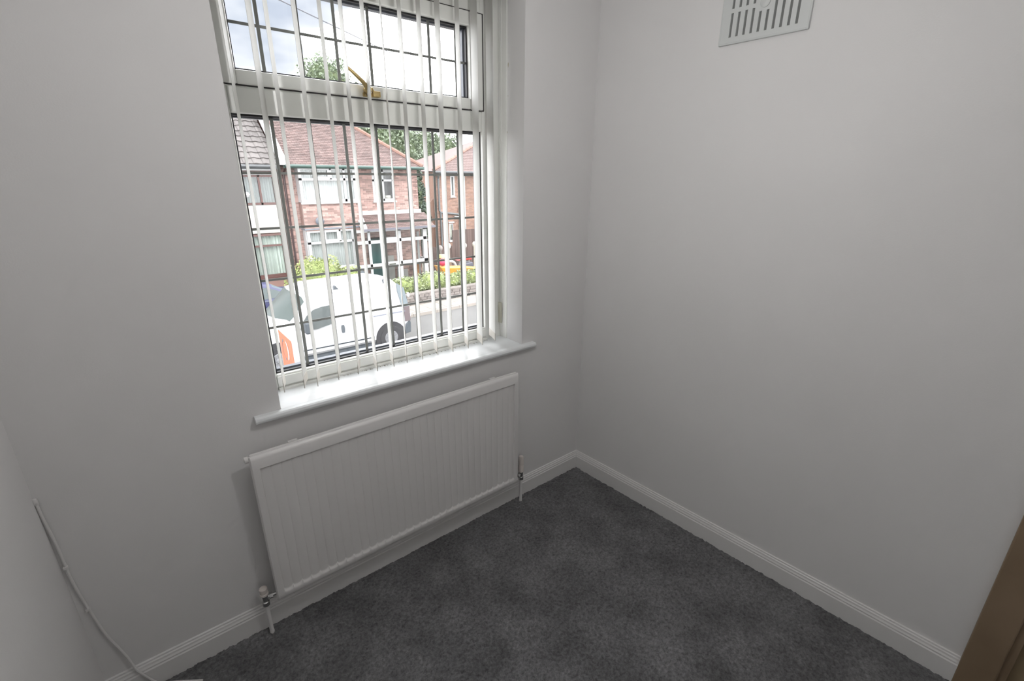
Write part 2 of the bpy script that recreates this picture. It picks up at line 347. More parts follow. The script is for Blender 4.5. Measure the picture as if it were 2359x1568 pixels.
# ------------------------------------------------------------------ radiator
RX0, RX1, RZ0, RZ1, RY = -1.636, -.506, .145, .745, -.078
rd = thing('radiator', ((RX0+RX1)/2, -.05, RZ0), 'white ribbed panel radiator on the wall under the window sill', 'radiator')
def radpanel():
    nfl = 33; pitch = (RX1-RX0-.05)/nfl; xs = [RX0, RX0+.004, RX0+.012, RX0+.022]
    x0 = RX0+.025
    for i in range(nfl):
        for u in (0, .05, .12, .25, .5, .75, .88, .95): xs.append(x0+pitch*(i+u))
    xs += [RX1-.025, RX1-.022, RX1-.012, RX1-.004, RX1]
    zs = [RZ0, RZ0+.004, RZ0+.010, RZ0+.024, RZ0+.027, RZ0+.030, RZ0+.033, RZ0+.036, RZ0+.040, RZ0+.044, RZ0+.05, .4, RZ1-.058, RZ1-.050, RZ1-.048, RZ1-.046, RZ1-.012, RZ1-.004, RZ1]
    def y(x, z):
        e = 0
        for dd in (x-RX0, RX1-x): e = max(e, .010*max(0, 1-dd/.006)**2)
        for dd in (z-RZ0, RZ1-z): e = max(e, .009*max(0, 1-dd/.009)**1.5)
        u = ((x-x0)/pitch) % 1.0 if x0-1e-6 <= x <= RX1-.0251 else 0
        inn = 1 if (x0 < x < RX1-.026) else 0
        gv = 1-min(1, abs(math.sin(math.pi*u)))**.6      # 1 in the narrow groove between two ribs
        lo = min(1, max(0, (z-(RZ0+.025+.009*gv))/.009)); hi = min(1, max(0, ((RZ1-.047)-z)/.002))
        return RY+e+lo*hi*inn*(.0060+.0026*gv)
    m = MB(); nx, nz = len(xs), len(zs)
    vs = [(x, y(x, z), z) for z in zs for x in xs]
    fs = [(j*nx+i, j*nx+i+1, (j+1)*nx+i+1, (j+1)*nx+i) for j in range(nz-1) for i in range(nx-1)]
    k = len(vs); yb = RY+.016
    vs += [(RX0, yb, RZ0), (RX1, yb, RZ0), (RX1, yb, RZ1), (RX0, yb, RZ1)]
    fs += [(k, k+1, k+2, k+3), tuple(range(nx))+(k+1, k), tuple((nz-1)*nx+i for i in range(nx))+(k+2, k+3),
           tuple(j*nx for j in range(nz))+(k+3, k), tuple(j*nx+nx-1 for j in range(nz))+(k+2, k+1)]
    m.add(vs, fs); o = m.build('front_panel', RAD, rd)
    for p in o.data.polygons: p.use_smooth = len(p.vertices) == 4
    o.data.set_sharp_from_angle(angle=math.radians(35))
radpanel()
m = MB(); m.box(RX0+.004, RX1-.004, RY+.0165, RY+.026, RZ0+.003, RZ1+.003); m.build('rear_panel', RAD, rd, bevel=.003)
for x in (RX0+.14, RX1-.14): m = MB(); m.box(x-.015, x+.015, RY+.026, -.001, .24, .70); m.box(x-.015, x+.015, RY+.018, RY+.03, .69, .752); m.build('wall_bracket', RAD, rd)
m = MB(); m.lathe([(.006, 0), (.011, .001), (.011, .012), (.007, .014)], (RX0-.012, RY+.021, RZ1-.012), 'x', 12); m.box(RX0-.014, RX0-.009, RY+.018, RY+.024, RZ1-.017, RZ1-.007); m.build('bleed_plug', RAD, rd, smooth=True)
def valve(x, side, top, label):
    py = -.046; zc = .162
    v = MB(); v.tube([(x, py, -.01), (x, py, zc-.03)], .0075, 12); v.build('supply_pipe', GLOSSW, rd, smooth=True)
    v = MB(); v.lathe([(.0080, -.006), (.0085, 0), (.0078, .004)], (x, py, .002), 'z', 14); v.build('pipe_collar', GLOSSW, rd, smooth=True)
    v = MB(); v.lathe([(.010, -.034), (.0135, -.032), (.0135, -.016), (.010, -.014), (.011, .0), (.0125, .012), (.009, .016)], (x, py, zc), 'z', 16)
    v.tube([(x, py, zc), (x-side*.014, py-.001, zc)], .0085, 12); v.tube([(x-side*.014, py-.001, zc), (x-side*.026, py-.002, zc)], .011, 6); v.tube([(x-side*.026, py-.002, zc), (x-side*.05, py-.004, zc)], .006, 10)
    vb = v.build('valve_body', CHROME, rd, smooth=True)
    v = MB(); v.lathe([(.012, .014), (.0145, .016), (.0145, top*.45), (.0125, top*.5), (.0135, top*.55), (.0135, top*.92), (.010, top)], (x, py, zc), 'z', 16); v.build('valve_cap', CAP, vb, smooth=True)
valve(-.462, 1, .105, ''); valve(-1.672, -1, .046, '')

# ------------------------------------------------------------------ wall vent
vt = thing('wall_vent', (rx(-.7), -.7, 2.057), 'pale grey slotted plastic wall vent high on the right wall', 'vent')
U0, U1, Z0, Z1 = -.853, -.560, 2.058, 2.268
us = [-.598-.0241*i for i in range(10)]
slots = []
for i, u in enumerate(us):
    if i in (4, 5): slots += [(u, 2.079, 2.139), (u, 2.187, 2.247)]
    elif i > 5: slots += [(u, 2.079, 2.247)]
    else: slots += [(u, 2.079, 2.153), (u, 2.166, 2.247)]
sw = .0042
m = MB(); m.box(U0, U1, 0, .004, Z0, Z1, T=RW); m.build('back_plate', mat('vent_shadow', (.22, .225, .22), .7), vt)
m = MB(); cuts = sorted(set([U0, U1]+[u-sw for u in us]+[u+sw for u in us]))
for a, c in zip(cuts[:-1], cuts[1:]):
    mid = (a+c)/2; sl_ = sorted([(z0, z1) for u, z0, z1 in slots if abs(u-mid) < sw*.9]); z = Z0
    for z0, z1 in sl_:
        m.box(a, c, .003, .0105, z, z0, T=RW); z = z1
    m.box(a, c, .003, .0105, z, Z1, T=RW)
fp = m.build('front_plate', VENTM, vt)
m = MB(); m.frame(U0-.001, U1+.001, Z0-.001, Z1+.001, 0, .0115, .006, T=RW); m.build('rim', VENTM, vt, bevel=.002)
m = MB(); c0 = RW((us[4]+us[5])/2, .0105, 2.163); m.lathe([(.016, 0), (.016, -.003), (.011, -.006)], c0, 'x', 20); m.build('centre_knob', VENTM, vt, smooth=True)

# ------------------------------------------------------------------ cable in the corner
pts = [(-2.133, -.008, .79), (-2.1295, -.008, .775), (-2.128, -.007, .725), (-2.124, -.006, .66), (-2.122, -.0055, .613), (-2.120, -.005, .5), (-2.108, -.005, .378), (-2.095, -.005, .276), (-2.080, -.0065, .211), (-2.064, -.010, .146), (-2.056, -.0155, .10), (-2.038, -.020, .055), (-2.012, -.026, .008), (-1.97, -.05, .004), (-1.90, -.10, .003)]
def smooth_path(p, n=5):
    P = [Vector(q) for q in p]; out = []
    for i in range(len(P)-1):
        a, b_, c, d = P[max(i-1, 0)], P[i], P[i+1], P[min(i+2, len(P)-1)]
        for k in range(n):
            t = k/n; out.append(.5*((2*b_)+(c-a)*t+(2*a-5*b_+4*c-d)*t*t+(3*b_-a-3*c+d)*t**3))
    out.append(P[-1]); return out
m = MB(); m.tube(smooth_path(pts), .0036, 8); cb = m.build('aerial_cable', CABLE, smooth=True)
tag(cb, 'white painted cable running down the left corner and over the skirting board', 'cable')
m = MB(); m.lathe([(.0045, -.008), (.006, -.006), (.006, .006), (.0045, .01)], (-2.1295, -.008, .778), 'z', 10); m.build('cable_end', CABLE, cb, smooth=True)
for (x, z) in ((-2.110, .385), (-2.1215, .55)):
    m = MB(); m.box(x-.006, x+.005, -.011, 0, z-.004, z+.004); m.build('cable_clip', CABLE, cb, bevel=.001)

# ------------------------------------------------------------------ globe fill light, added out of view to brighten the room
lx, ly = -1.05, -.97
lp = thing('fill_globe', (lx, ly, HC), 'added globe fill light hung out of view to brighten the bedroom', 'lamp')
em = bpy.data.materials.new('fill_glow'); em.use_nodes = True; bb = em.node_tree.nodes['Principled BSDF']; bb.inputs['Base Color'].default_value = (.9, .9, .9, 1)
m = MB(); m.lathe([(.05, 0), (.05, -.012), (.02, -.03)], (lx, ly, HC), 'z', 24); m.build('fill_rose', UPVC, lp, smooth=True)
m = MB(); m.tube([(lx, ly, HC-.02), (lx, ly, 2.08)], .003, 8); m.build('fill_flex', UPVC, lp)
LR = .08; lz = 1.99
bb.inputs['Emission Color'].default_value = (1, .985, .975, 1); bb.inputs['Emission Strength'].default_value = FILL_POWER
m = MB(); m.lathe([(LR*math.sin(math.pi*k/16)+.0005, -LR*math.cos(math.pi*k/16)) for k in range(17)], (lx, ly, lz), 'z', 32); m.build('globe', em, lp, smooth=True)
#OUTDOOR
# ================================================================== OUTDOORS
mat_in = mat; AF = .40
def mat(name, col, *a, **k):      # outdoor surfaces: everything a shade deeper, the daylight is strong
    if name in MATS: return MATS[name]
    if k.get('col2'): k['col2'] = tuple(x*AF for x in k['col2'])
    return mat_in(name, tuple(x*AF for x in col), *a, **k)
ZG = -2.85
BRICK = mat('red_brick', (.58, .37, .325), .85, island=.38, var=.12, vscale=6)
BRICK2 = mat('orange_brick', (.46, .27, .20), .85, island=.25, var=.1, vscale=6)
MORTAR = mat('mortar', (.75, .62, .57), .9)
BRICKS = mat('darker_brick', (.45, .27, .23), .85, island=.3)  # darker brick tone for side walls, bay cheeks and left house
WHITE = mat('white_frame', (.86, .87, .88), .35)
BROWNF = mat('brown_frame', (.16, .07, .06), .45)
CREAM = mat('cream_render', (.95, .90, .78), .7)
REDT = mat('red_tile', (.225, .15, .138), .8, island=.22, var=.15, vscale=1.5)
RIDGE = mat('ridge_tile', (.42, .23, .18), .8, island=.15)
GREYT = mat('grey_tile', (.215, .195, .188), .85, island=.2)
GREENG = mat('green_gutter', (.06, .13, .11), .5)
GREYG = mat('grey_gutter', (.12, .13, .14), .5)
WALLC = mat('white_flashing', (.80, .80, .81), .6)
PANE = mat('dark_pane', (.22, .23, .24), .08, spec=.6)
NETC = mat('net_curtain', (.66, .69, .68), .8)
NETG = mat('pale_green_curtain', (.70, .79, .71), .8, island=.3)
TEAL = mat('teal_door', (.05, .17, .17), .4)
PINKD = mat('pale_panel', (.55, .53, .50), .6)
CLEAR = glass_mat('house_glass', (.96, .97, .97), .04)

BR_LEN, BR_H, JT = .225, .075, .010
def basis(p0, p1):
    p0 = Vector(p0); p1 = Vector(p1); u = (p1-p0); L = u.length; u.normalize(); n = Vector((u.y, -u.x, 0)); return p0, u, n, L
def brick_cells(L, z0, z1, holes, lo=0.0):
    out = []; k = 0; z = z0
    while z < z1-.02:
        x = -BR_LEN/2*(k % 2)
        while x < L:
            a, c = max(0, x), min(L, x+BR_LEN-JT)
            segs = [(a, c)]
            for (h0, h1, hz0, hz1) in holes:
                if z+BR_H*.5 > hz0 and z+BR_H*.5 < hz1:
                    ns = []
                    for s0, s1 in segs:
                        if s1 <= h0 or s0 >= h1: ns.append((s0, s1))
                        else:
                            if s0 < h0: ns.append((s0, h0))
                            if s1 > h1: ns.append((h1, s1))
                    segs = ns
            for s0, s1 in segs:
                if s1-s0 > .03: out.append((s0, s1, z))
            x += BR_LEN
        z += BR_H; k += 1
    return out
def brick_wall(parent, p0, p1, z0, z1, holes=(), m=BRICK, singles=0, region=None, thick=.20, store=None):
    """wall face running p0->p1 (outer normal to the right of travel); real bricks proud of a mortar bed"""
    P, u, n, L = basis((*p0, 0), (*p1, 0)); n = -n if n.y > 0 else n
    bed = MB(); xs = sorted(set([0, L]+[h for hh in holes for h in hh[:2] if 0 < h < L]))
    for a, c in zip(xs[:-1], xs[1:]):
        mid = (a+c)/2; cuts = sorted([(h[2], h[3]) for h in holes if h[0] < mid < h[1]]); z = z0
        for h0, h1 in cuts+[(z1, z1)]:
            h0c, h1c = max(z0, min(z1, h0)), max(z0, min(z1, h1))
            if h0c > z+1e-4:
                q = [P+u*a+Vector((0, 0, z)), P+u*c+Vector((0, 0, z)), P+u*c+Vector((0, 0, h0c)), P+u*a+Vector((0, 0, h0c))]
                bed.prism(q, -n*thick)
            z = max(z, h1c)
    w_ = bed.build('wall', MORTAR, parent)
    st = MB(); cnt = 0; full = None; T = lambda a, d, z: tuple(P+u*a+n*d+Vector((0, 0, z)))
    for (a, c, z) in brick_cells(L, z0, z1, holes):
        zt = min(z+BR_H-JT, z1)
        is_full = abs((c-a)-(BR_LEN-JT)) < 1e-3 and zt-z > BR_H-JT-1e-3
        if cnt < singles and is_full and region and region[0] < a < region[1] and region[2] < z < region[3]:
            if full is None:
                bm_ = MB().box(a, c, -.004, .008, z, zt, T=T); org = P+u*a+Vector((0, 0, z)); full = bm_.build('brick', m, w_, org=org)
            else: inst(full, P+u*a+Vector((0, 0, z)), w_)
            cnt += 1
        else: st.box(a, c, -.004, .008+random.uniform(-.002, .002), z, zt, T=T)
    tag(st.build('brickwork', m, w_), kind='stuff')
    return w_, (P, u, n, L), cnt

def win(parent, F, x0, x1, z0, z1, mull, transom, fm=WHITE, fw=.07, lights=(), curtain=NETC, back=PANE, inset=-.03, sill=True, gap=(), name='window', topm=None):
    """a casement: F=(P,u,n,L) frame of the wall face; mull = x positions; transom height or None; lights = indices of opening fanlights"""
    P, u, n, L = F; T = lambda a, d, z: tuple(P+u*a+n*d+Vector((0, 0, z)))
    m = MB(); m.frame(x0, x1, z0, z1, inset-.05, inset+.03, fw, T=T)
    for q in mull: m.box(q-fw*.42, q+fw*.42, inset-.05, inset+.03, z0, z1, T=T)
    for q in (topm or ()): m.box(q-fw*.42, q+fw*.42, inset-.05, inset+.03, transom, z1, T=T)
    if transom: m.box(x0, x1, inset-.05, inset+.03, transom-fw*.42, transom+fw*.42, T=T)
    cols = [x0]+list(mull)+[x1]
    tcols = sorted(cols+list(topm or ()))
    for i in lights: m.frame(tcols[i]+.03, tcols[i+1]-.03, transom+.02, z1-.03, inset+.0, inset+.045, fw*.8, T=T)
    wf = m.build(name, fm, parent)
    if sill:
        s = MB(); s.box(x0-.04, x1+.04, -.02, .07, z0-.055, z0, T=T); s.build('window_sill', fm, wf)
    rows = [(z0, transom), (transom, z1)] if transom else [(z0, z1)]
    for a, c in zip(cols[:-1], cols[1:]):
        for r0, r1 in rows:
            g = MB(); g.box(a+.02, c-.02, inset-.02, inset-.014, r0+.02, r1-.02, T=T); g.build('pane', CLEAR, wf)
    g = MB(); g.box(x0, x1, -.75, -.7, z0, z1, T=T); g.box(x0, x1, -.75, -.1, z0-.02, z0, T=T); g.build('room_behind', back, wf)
    if curtain:
        c_ = MB(); zz0 = z0+.03; zz1 = (transom-.03 if gap == 'low' else z1-.03); nn_ = max(8, int((x1-x0)/.03)); vs = []
        for k in range(nn_+1):
            a = x0+.03+(x1-x0-.06)*k/nn_; d = inset-.10+.02*math.sin(k*1.9)
            vs += [T(a, d, zz0), T(a, d, zz1)]
        c_.add(vs, [(2*k, 2*k+2, 2*k+3, 2*k+1) for k in range(nn_)]); c_.build('curtain', curtain, wf, smooth=True)
    return wf

def tiled_plane(parent, P, u, s, W, H, tw, th, clip, m, name='roof_tile', individual=False, cap=300, lift=.03):
    """courses of tiles on a slope: P origin, u along eave, s up-slope unit"""
    n = u.cross(s).normalized(); n = n if n.z > 0 else -n
    st = MB(); full = None; cnt = 0; r = 0
    while r*th < H:
        off = 0 if r % 2 == 0 or individual else tw/2; x = -off
        while x < W:
            a, c = max(0, x+.004), min(W, x+tw-.004); v0, v1 = r*th, min(H, (r+1)*th+.02)
            if c-a > .03:
                L_, R_ = clip(v0+th*.5)
                a2, c2 = max(a, L_), min(c, R_)
                if c2-a2 > .03:
                    def Tt(p, q, h): return tuple(P+u*p+s*q+n*h)
                    def shape(A, C, V0, V1):
                        mm = MB(); q = [Tt(A, V0, -.004), Tt(C, V0, -.004), Tt(C, V1, -.008), Tt(A, V1, -.008)]
                        if individual:      # a rolled interlocking tile
                            xs = [A+(C-A)*k/6 for k in range(7)]; hs = [.018, .034, .040, .026, .014, .012, .018]
                            vs = [Tt(xx, V0, h+lift*.5) for xx, h in zip(xs, hs)]+[Tt(xx, V1, h-.012) for xx, h in zip(xs, hs)]+[Tt(xx, V0, -.004) for xx in xs]
                            mm.add(vs, [(k, k+1, 7+k+1, 7+k) for k in range(6)]+[(k, k+1, 14+k+1, 14+k) for k in range(6)])
                        else: mm.add(q+[Tt(A, V0, lift*.6), Tt(C, V0, lift*.6), Tt(C, V1, .002), Tt(A, V1, .002)], [(0, 1, 2, 3), (4, 5, 6, 7), (0, 1, 5, 4), (0, 3, 7, 4), (1, 2, 6, 5), (2, 3, 7, 6)])
                        return mm
                    if individual and cnt < cap and abs((c2-a2)-(tw-.008)) < 1e-3:
                        org = P+u*a2+s*v0
                        if full is None: full = shape(a2, c2, v0, v1).build(name, m, parent, org=org)
                        else: inst(full, org, parent)
                        cnt += 1
                    else: st.v, st.f = (lambda o: (st.add(o.v, o.f).v, st.f))(shape(a2, c2, v0, v1))
            x += tw
        r += 1
    if st.v: tag(st.build(name+'s', m, parent), kind='stuff')

def px(v): return v
# ------------------------------------------------------------------ the brick semi across the road
hs = thing('brick_house', (5.8, 17.6, ZG), 'red brick house with hipped red roof, green gutter, white bay windows and glazed porch', 'house', 'houses across the road')
XA, XB, D = 2.93, 8.42, 17.6; ZE = 2.0
holes = [(6.38-XA, 7.33-XA, .69, 1.94), (3.50-XA, 5.40-XA, -1.85, 1.98), (5.95-XA, 6.60-XA, ZG+.1, -.75)]
_, F, _ = brick_wall(hs, (XA, D), (XB, D), ZG, ZE, holes, singles=130, region=(2.7, 6, -.2, 2.1))[0:3]
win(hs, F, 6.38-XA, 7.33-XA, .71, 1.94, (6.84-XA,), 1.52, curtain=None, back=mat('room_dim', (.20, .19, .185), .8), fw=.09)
m = MB(); m.box(6.45, 6.80, 17.70, 17.72, .78, 1.5); m.build('curtain', mat('beige_blind', (.55, .53, .48), .8), hs)
m = MB(); m.lathe([(.0, 0), (.12, .0), (.16, .08), (.12, .16), (.0, .17)], (7.12, 17.85, .76), 'z', 12); m.build('window_ornament', CREAM, hs, smooth=True)
# side and back walls
m = MB(); m.box(XB-.2, XB, D, D+8, ZG, ZE); m.box(XA, XB, D+7.8, D+8, ZG, ZE); m.box(XA-.05, XA+.15, D+.2, D+8, ZG, ZE); m.build('side_wall', BRICKS, hs)
# two-storey bay: front + canted cheeks
BF = 17.15; bx0, bx1 = 3.42, 5.52
cx0, cx1 = bx0, bx1
L = bx1-bx0
w_, Fb, c_ = brick_wall(hs, (bx0, BF), (bx1, BF), ZG, 2.0, [(0.0, L, .72, 1.99), (0.0, L-.2, -1.80, -.27)], singles=150, region=(0, 3, -.3, .8), thick=.1)
win(hs, Fb, .0, L, .74, 1.99, (5.08-bx0,), 1.555, topm=(3.97-bx0, 4.57-bx0), lights=(1,), fw=.10)
win(hs, Fb, .03, 5.24-bx0, -1.80, -.26, (), -.75, topm=(4.03-bx0, 4.67-bx0), lights=(1,), fw=.10)
for xx in (bx0, bx1-.1):
    m = MB(); m.box(xx, xx+.1, BF+.1, D, ZG, -1.8); m.box(xx, xx+.1, BF+.1, D, -.27, .74); m.build('bay_cheek', BRICKS, hs)
    for zz in ((-1.8, -.27), (.74, 1.99)): m = MB(); m.box(xx, xx+.1, BF+.1, D, zz[0], zz[1]); m.build('side_frame', WHITE, hs)
m = MB(); m.box(bx0-.04, bx1+.05, BF-.05, D, -.255, -.20); m.build('bay_lead_roof', mat('lead_flat', (.27, .30, .35), .5), hs)
m = MB(); m.tube([(3.95, BF-.12, .05), (3.95, BF-.02, -.02)], .02, 6); m.lathe([(.005, .0), (.10, .02), (.155, .05), (.16, .055), (.1, .03), (.0, .012)], (3.95, BF-.14, .06), 'y', 20); m.build('satellite_dish', mat('dish_grey', (.18, .20, .24), .5), hs, smooth=True)
# roof: hipped, eaves along y=17.6
EY = 17.10; sl_ = .77; hip0 = XB-.06; RIDGE_S = 4.2
m = MB(); top = 2.05+RIDGE_S*sl_
m.add([(XA, EY, 2.03), (hip0, EY, 2.03), (hip0-RIDGE_S, EY+RIDGE_S, top-.02), (XA, EY+RIDGE_S, top-.02), (hip0, EY+2*RIDGE_S, 2.03), (XA, EY+2*RIDGE_S, 2.03)],
      [(0, 1, 2, 3), (1, 4, 2), (4, 5, 3, 2), (0, 3, 5), (0, 1, 4, 5)])
rf = m.build('roof', mat('roof_felt', (.28, .12, .1), .9), hs)
s_ = Vector((0, 1, sl_)).normalized(); HH = RIDGE_S*math.sqrt(1+sl_*sl_); tk = math.sqrt(1+sl_*sl_)
tiled_plane(rf, Vector((XA+.1, EY-.06, 2.04)), Vector((1, 0, 0)), s_, hip0-XA-.1, HH, .165, .10, lambda v: (0, hip0-XA-.1-v/tk), REDT)
tiled_plane(rf, Vector((hip0+.05, EY, 2.04)), Vector((0, 1, 0)), Vector((-1, 0, sl_)).normalized(), RIDGE_S*2, HH, .165, .10, lambda v: (v/tk, RIDGE_S*2-v/tk), REDT)
a = Vector((hip0+.05, EY-.06, 2.08)); c = Vector((hip0-RIDGE_S, EY+RIDGE_S, top+.03)); q = (c-a)
for k in range(18): m = MB(); m.tube([a+q*(k/18), a+q*((k+1)/18)], .085, 7, .075); m.build('hip_tile', RIDGE, rf)
m = MB(); m.tube([(XA+.05, EY-.10, 2.0), (hip0+.02, EY-.10, 2.0)], .06, 8); m.tube([(hip0+.1, EY-.1, 2.0), (hip0+.1, EY+8, 2.0)], .06, 8); m.build('gutter', GREENG, hs)
m = MB(); m.box(XA, hip0, EY-.04, EY-.01, 1.93, 2.05); m.box(XA, hip0, EY-.04, D, 1.99, 2.01); m.build('fascia', GREENG, hs)
m = MB(); m.tube([(3.02, EY-.06, 1.95), (3.02, D-.06, 1.75), (3.02, D-.06, ZG)], .04, 8); m.build('downpipe', mat('dark_pipe', (.12, .07, .07), .5), hs)
m = MB(); m.prism([(XA-.12, EY-.12, 2.03), (XA-.12, EY-.12, 2.22), (XA-.10, EY+RIDGE_S, top+.20), (XA-.10, EY+RIDGE_S, top)], (.24, 0, 0)); m.build('party_verge', mat('white_verge', (.88, .88, .88), .6), hs)
# lean-to roof and glazed porch
LT = Vector((5.62, 16.86, -.30)); sv = Vector((0, .84, .50)); sv.normalize()
m = MB(); m.prism([(5.54, 16.76, -.34), (5.54, D, .16), (5.54, D, .02), (5.54, 16.88, -.36)], (8.70-5.54, 0, 0)); lt = m.build('porch_roof', mat('roof_felt', (.28, .12, .1)), hs)
tiled_plane(lt, Vector((5.64, 16.72, -.325)), Vector((1, 0, 0)), sv, 8.66-5.64, 1.0, .165, .10, lambda v: (0, 3.3), REDT)
m = MB(); m.box(5.83, 8.5, D-.05, D+.0, .13, .33); m.build('flashing', WALLC, hs)
m = MB(); m.prism([(5.40, 16.74, -.36), (5.40, 16.74, -.24), (5.52, D, .34), (5.52, D, .10)], (.24, 0, 0)); m.build('porch_verge', WALLC, hs)
m = MB(); m.box(5.4, 8.70, 16.68, 16.76, -.40, -.31); m.build('porch_gutter', mat('lead_gutter', (.20, .2, .24), .5), hs)
PW = 17.0; T = None
m = MB(); z0p, z1p = -2.66, -.42
m.box(5.20, 8.42, PW, PW+.07, z1p-.05, z1p+.06); m.box(5.20, 8.44, PW, PW+.07, -2.72, -2.50)
for a, c in ((5.17, 5.28), (5.74, 5.84), (6.31, 6.50), (6.97, 7.19), (8.24, 8.42)): m.box(a, c, PW, PW+.07, z0p, z1p)
m.box(5.2, 6.4, PW, PW+.07, -.93, -.80); m.box(6.4, 7.1, PW-.01, PW+.07, -.95, -.72); m.box(7.1, 8.4, PW, PW+.07, -.92, -.79)
m.box(5.2, 6.4, PW, PW+.07, -1.93, -1.76); m.box(6.4, 7.1, PW-.01, PW+.07, -1.93, -1.74); m.box(7.1, 8.4, PW, PW+.07, -1.92, -1.75)
m.box(8.36, 8.42, PW, D, z1p-.05, z1p+.06); m.box(8.36, 8.42, PW, D, -2.72, -2.5); m.box(8.36, 8.42, 17.3, 17.37, z0p, z1p); m.box(8.36, 8.42, PW, D, -1.92, -1.75)
pf = m.build('porch', WHITE, hs)
for a, c in ((5.28, 5.74), (5.84, 6.31), (6.5, 6.97), (7.19, 8.24)):
    for r0, r1 in ((-.80, -.47), (-1.76, -.93), (-2.5, -1.93)):
        g = MB(); g.box(a, c, PW+.03, PW+.036, r0, r1); g.build('pane', CLEAR, pf)
m = MB(); m.box(6.55, 6.85, PW-.03, PW, -1.86, -1.81); m.build('letter_box', CHROME, pf)
# inside the porch: front door and side lights
m = MB(); m.box(6.0, 6.55, 17.50, 17.55, -2.7, -.8); m.build('front_door', TEAL, pf)
m = MB(); m.box(6.55, 6.62, 17.46, 17.55, -2.7, -.7); m.box(5.93, 6.0, 17.46, 17.55, -2.7, -.7); m.build('door_frame', PINKD, pf)
m = MB(); m.box(7.1, 7.6, 17.4, 17.45, -2.7, -2.2); m.box(6.62, 7.0, 17.45, 17.5, -2.7, -1.55); m.build('porch_cupboard', PINKD, pf)
m = MB(); m.box(7.85, 8.05, 17.2, 17.4, -2.7, -2.0); m.build('plant_stand', mat('orange_pot', (.5, .22, .08), .6), pf)
m = MB()
for k in range(5): m.box(8.1+.02*k, 8.112+.02*k, 17.3, 17.35, -2.5, -.6)
m.build('porch_curtain', NETC, pf)
m = MB(); m.box(5.1, 8.6, 16.85, 17.55, ZG, -2.72); m.build('porch_step', mat('concrete', (.42, .41, .39), .9), hs)
# ------------------------------------------------------------------ attached house on the left with grey tiles
h2 = thing('tiled_house', (1.2, 17.6, ZG), 'house with grey tiled roof, brown framed bay windows and cream panel', 'house', 'houses across the road')
GX0, GX1 = -1.6, 2.80
m = MB(); m.box(GX0, GX1, D, D+7, ZG, ZE-.02); m.build('wall', BRICKS, h2)
LF = 17.2; lb0, lb1 = .55, 2.62
m = MB(); m.prism([(lb0-.3, D, ZG), (lb0, LF, ZG), (lb1, LF, ZG), (lb1+.18, D, ZG)], (0, 0, .98)); m.build('bay_base', BRICKS, h2)
m = MB(); m.prism([(lb0-.3, D, -.27), (lb0, LF, -.27), (lb1, LF, -.27), (lb1+.18, D, -.27)], (0, 0, .95)); m.build('cream_panel', CREAM, h2)
Pb = basis((lb0, LF, 0), (lb1, LF, 0)); Pb = (Pb[0], Pb[1], Vector((0, -1, 0)), Pb[3])
L = lb1-lb0
win(h2, Pb, 0, L, .70, 1.70, (L*.50, L*.75), None, fm=BROWNF, curtain=mat('dusky_curtain', (.30, .34, .33), .8), fw=.075, sill=False)
win(h2, Pb, 0, L, -1.84, -.30, (L*.62,), -.72, fm=BROWNF, curtain=NETG, fw=.075)
m = MB(); m.box(lb0, lb1, LF-.03, LF+.2, 1.70, 1.78); m.box(lb0-.05, lb1+.05, LF-.08, LF+.1, 1.84, 1.93); m.build('white_board', WHITE, h2)
m = MB(); m.box(lb0, lb1, LF+.02, LF+.3, 1.76, 2.0); m.build('bay_head', BROWNF, h2)
m = MB(); m.lathe([(0, -.1), (.08, -.08), (.12, 0), (.08, .08), (0, .1)], (lb0+1.05, LF-.22, 1.05), 'z', 14); m.tube([(lb0+1.05, LF-.22, 1.0), (lb0+1.05, LF, .95)], .02, 6); m.build('globe_lamp', WHITE, h2, smooth=True)
m = MB(); GS = .70; RS = 3.9
m.prism([(GX0, EY, 2.0), (GX0, EY+RS, 2.0+RS*GS), (GX0, EY+2*RS, 2.0)], (GX1-GX0, 0, 0)); r2 = m.build('roof', mat('grey_felt', (.2, .18, .17), .9), h2)
tiled_plane(r2, Vector((GX0, EY-.05, 2.03)), Vector((1, 0, 0)), Vector((0, 1, GS)).normalized(), GX1-GX0, RS*math.sqrt(1+GS*GS), .30, .33, lambda v: (0, 9), GREYT, individual=True, lift=.05)
m = MB(); m.tube([(GX0, EY-.10, 1.97), (GX1, EY-.10, 1.97)], .06, 8); m.box(GX0, GX1, EY-.05, EY, 1.88, 2.02); m.build('gutter', GREYG, h2)
m = MB(); m.box(GX0, GX1, EY, D+.1, 1.9, 1.93); m.build('soffit', mat('dark_soffit', (.2, .12, .12), .7), h2)

# ------------------------------------------------------------------ next house to the right, further back
h3 = thing('brick_house', (15.5, 24, ZG), 'orange brick side of the next house with pale pipes, right of the gap', 'house', 'houses across the road')
hx0, hx1, hy = 13.0, 19.0, 24.0
holes = [(14.05-hx0, 14.36-hx0, .55, 1.78), (13.85-hx0, 14.15-hx0, -2.1, -1.05)]
_, F3, _ = brick_wall(h3, (hx0, hy), (hx1, hy), ZG, 1.96, holes, m=BRICK2)
m = MB(); m.box(hx0, hx0+.2, hy+.2, hy+7, ZG, 1.96); m.box(hx1-.2, hx1, hy+.2, hy+7, ZG, 1.96); m.build('side_wall', BRICK2, h3)
win(h3, F3, 14.05-hx0, 14.36-hx0, .55, 1.78, (), None, fw=.09)
win(h3, F3, 13.85-hx0, 14.15-hx0, -2.1, -1.05, (), None, fw=.05, curtain=None)
m = MB()
for z in (-1.0, -2.16): m.box(13.80, 14.2, hy-.06, hy, z, z+.07)
m.build('stone_lintel', WHITE, h3)
ap = Vector((19.6, 27.0, 4.55))
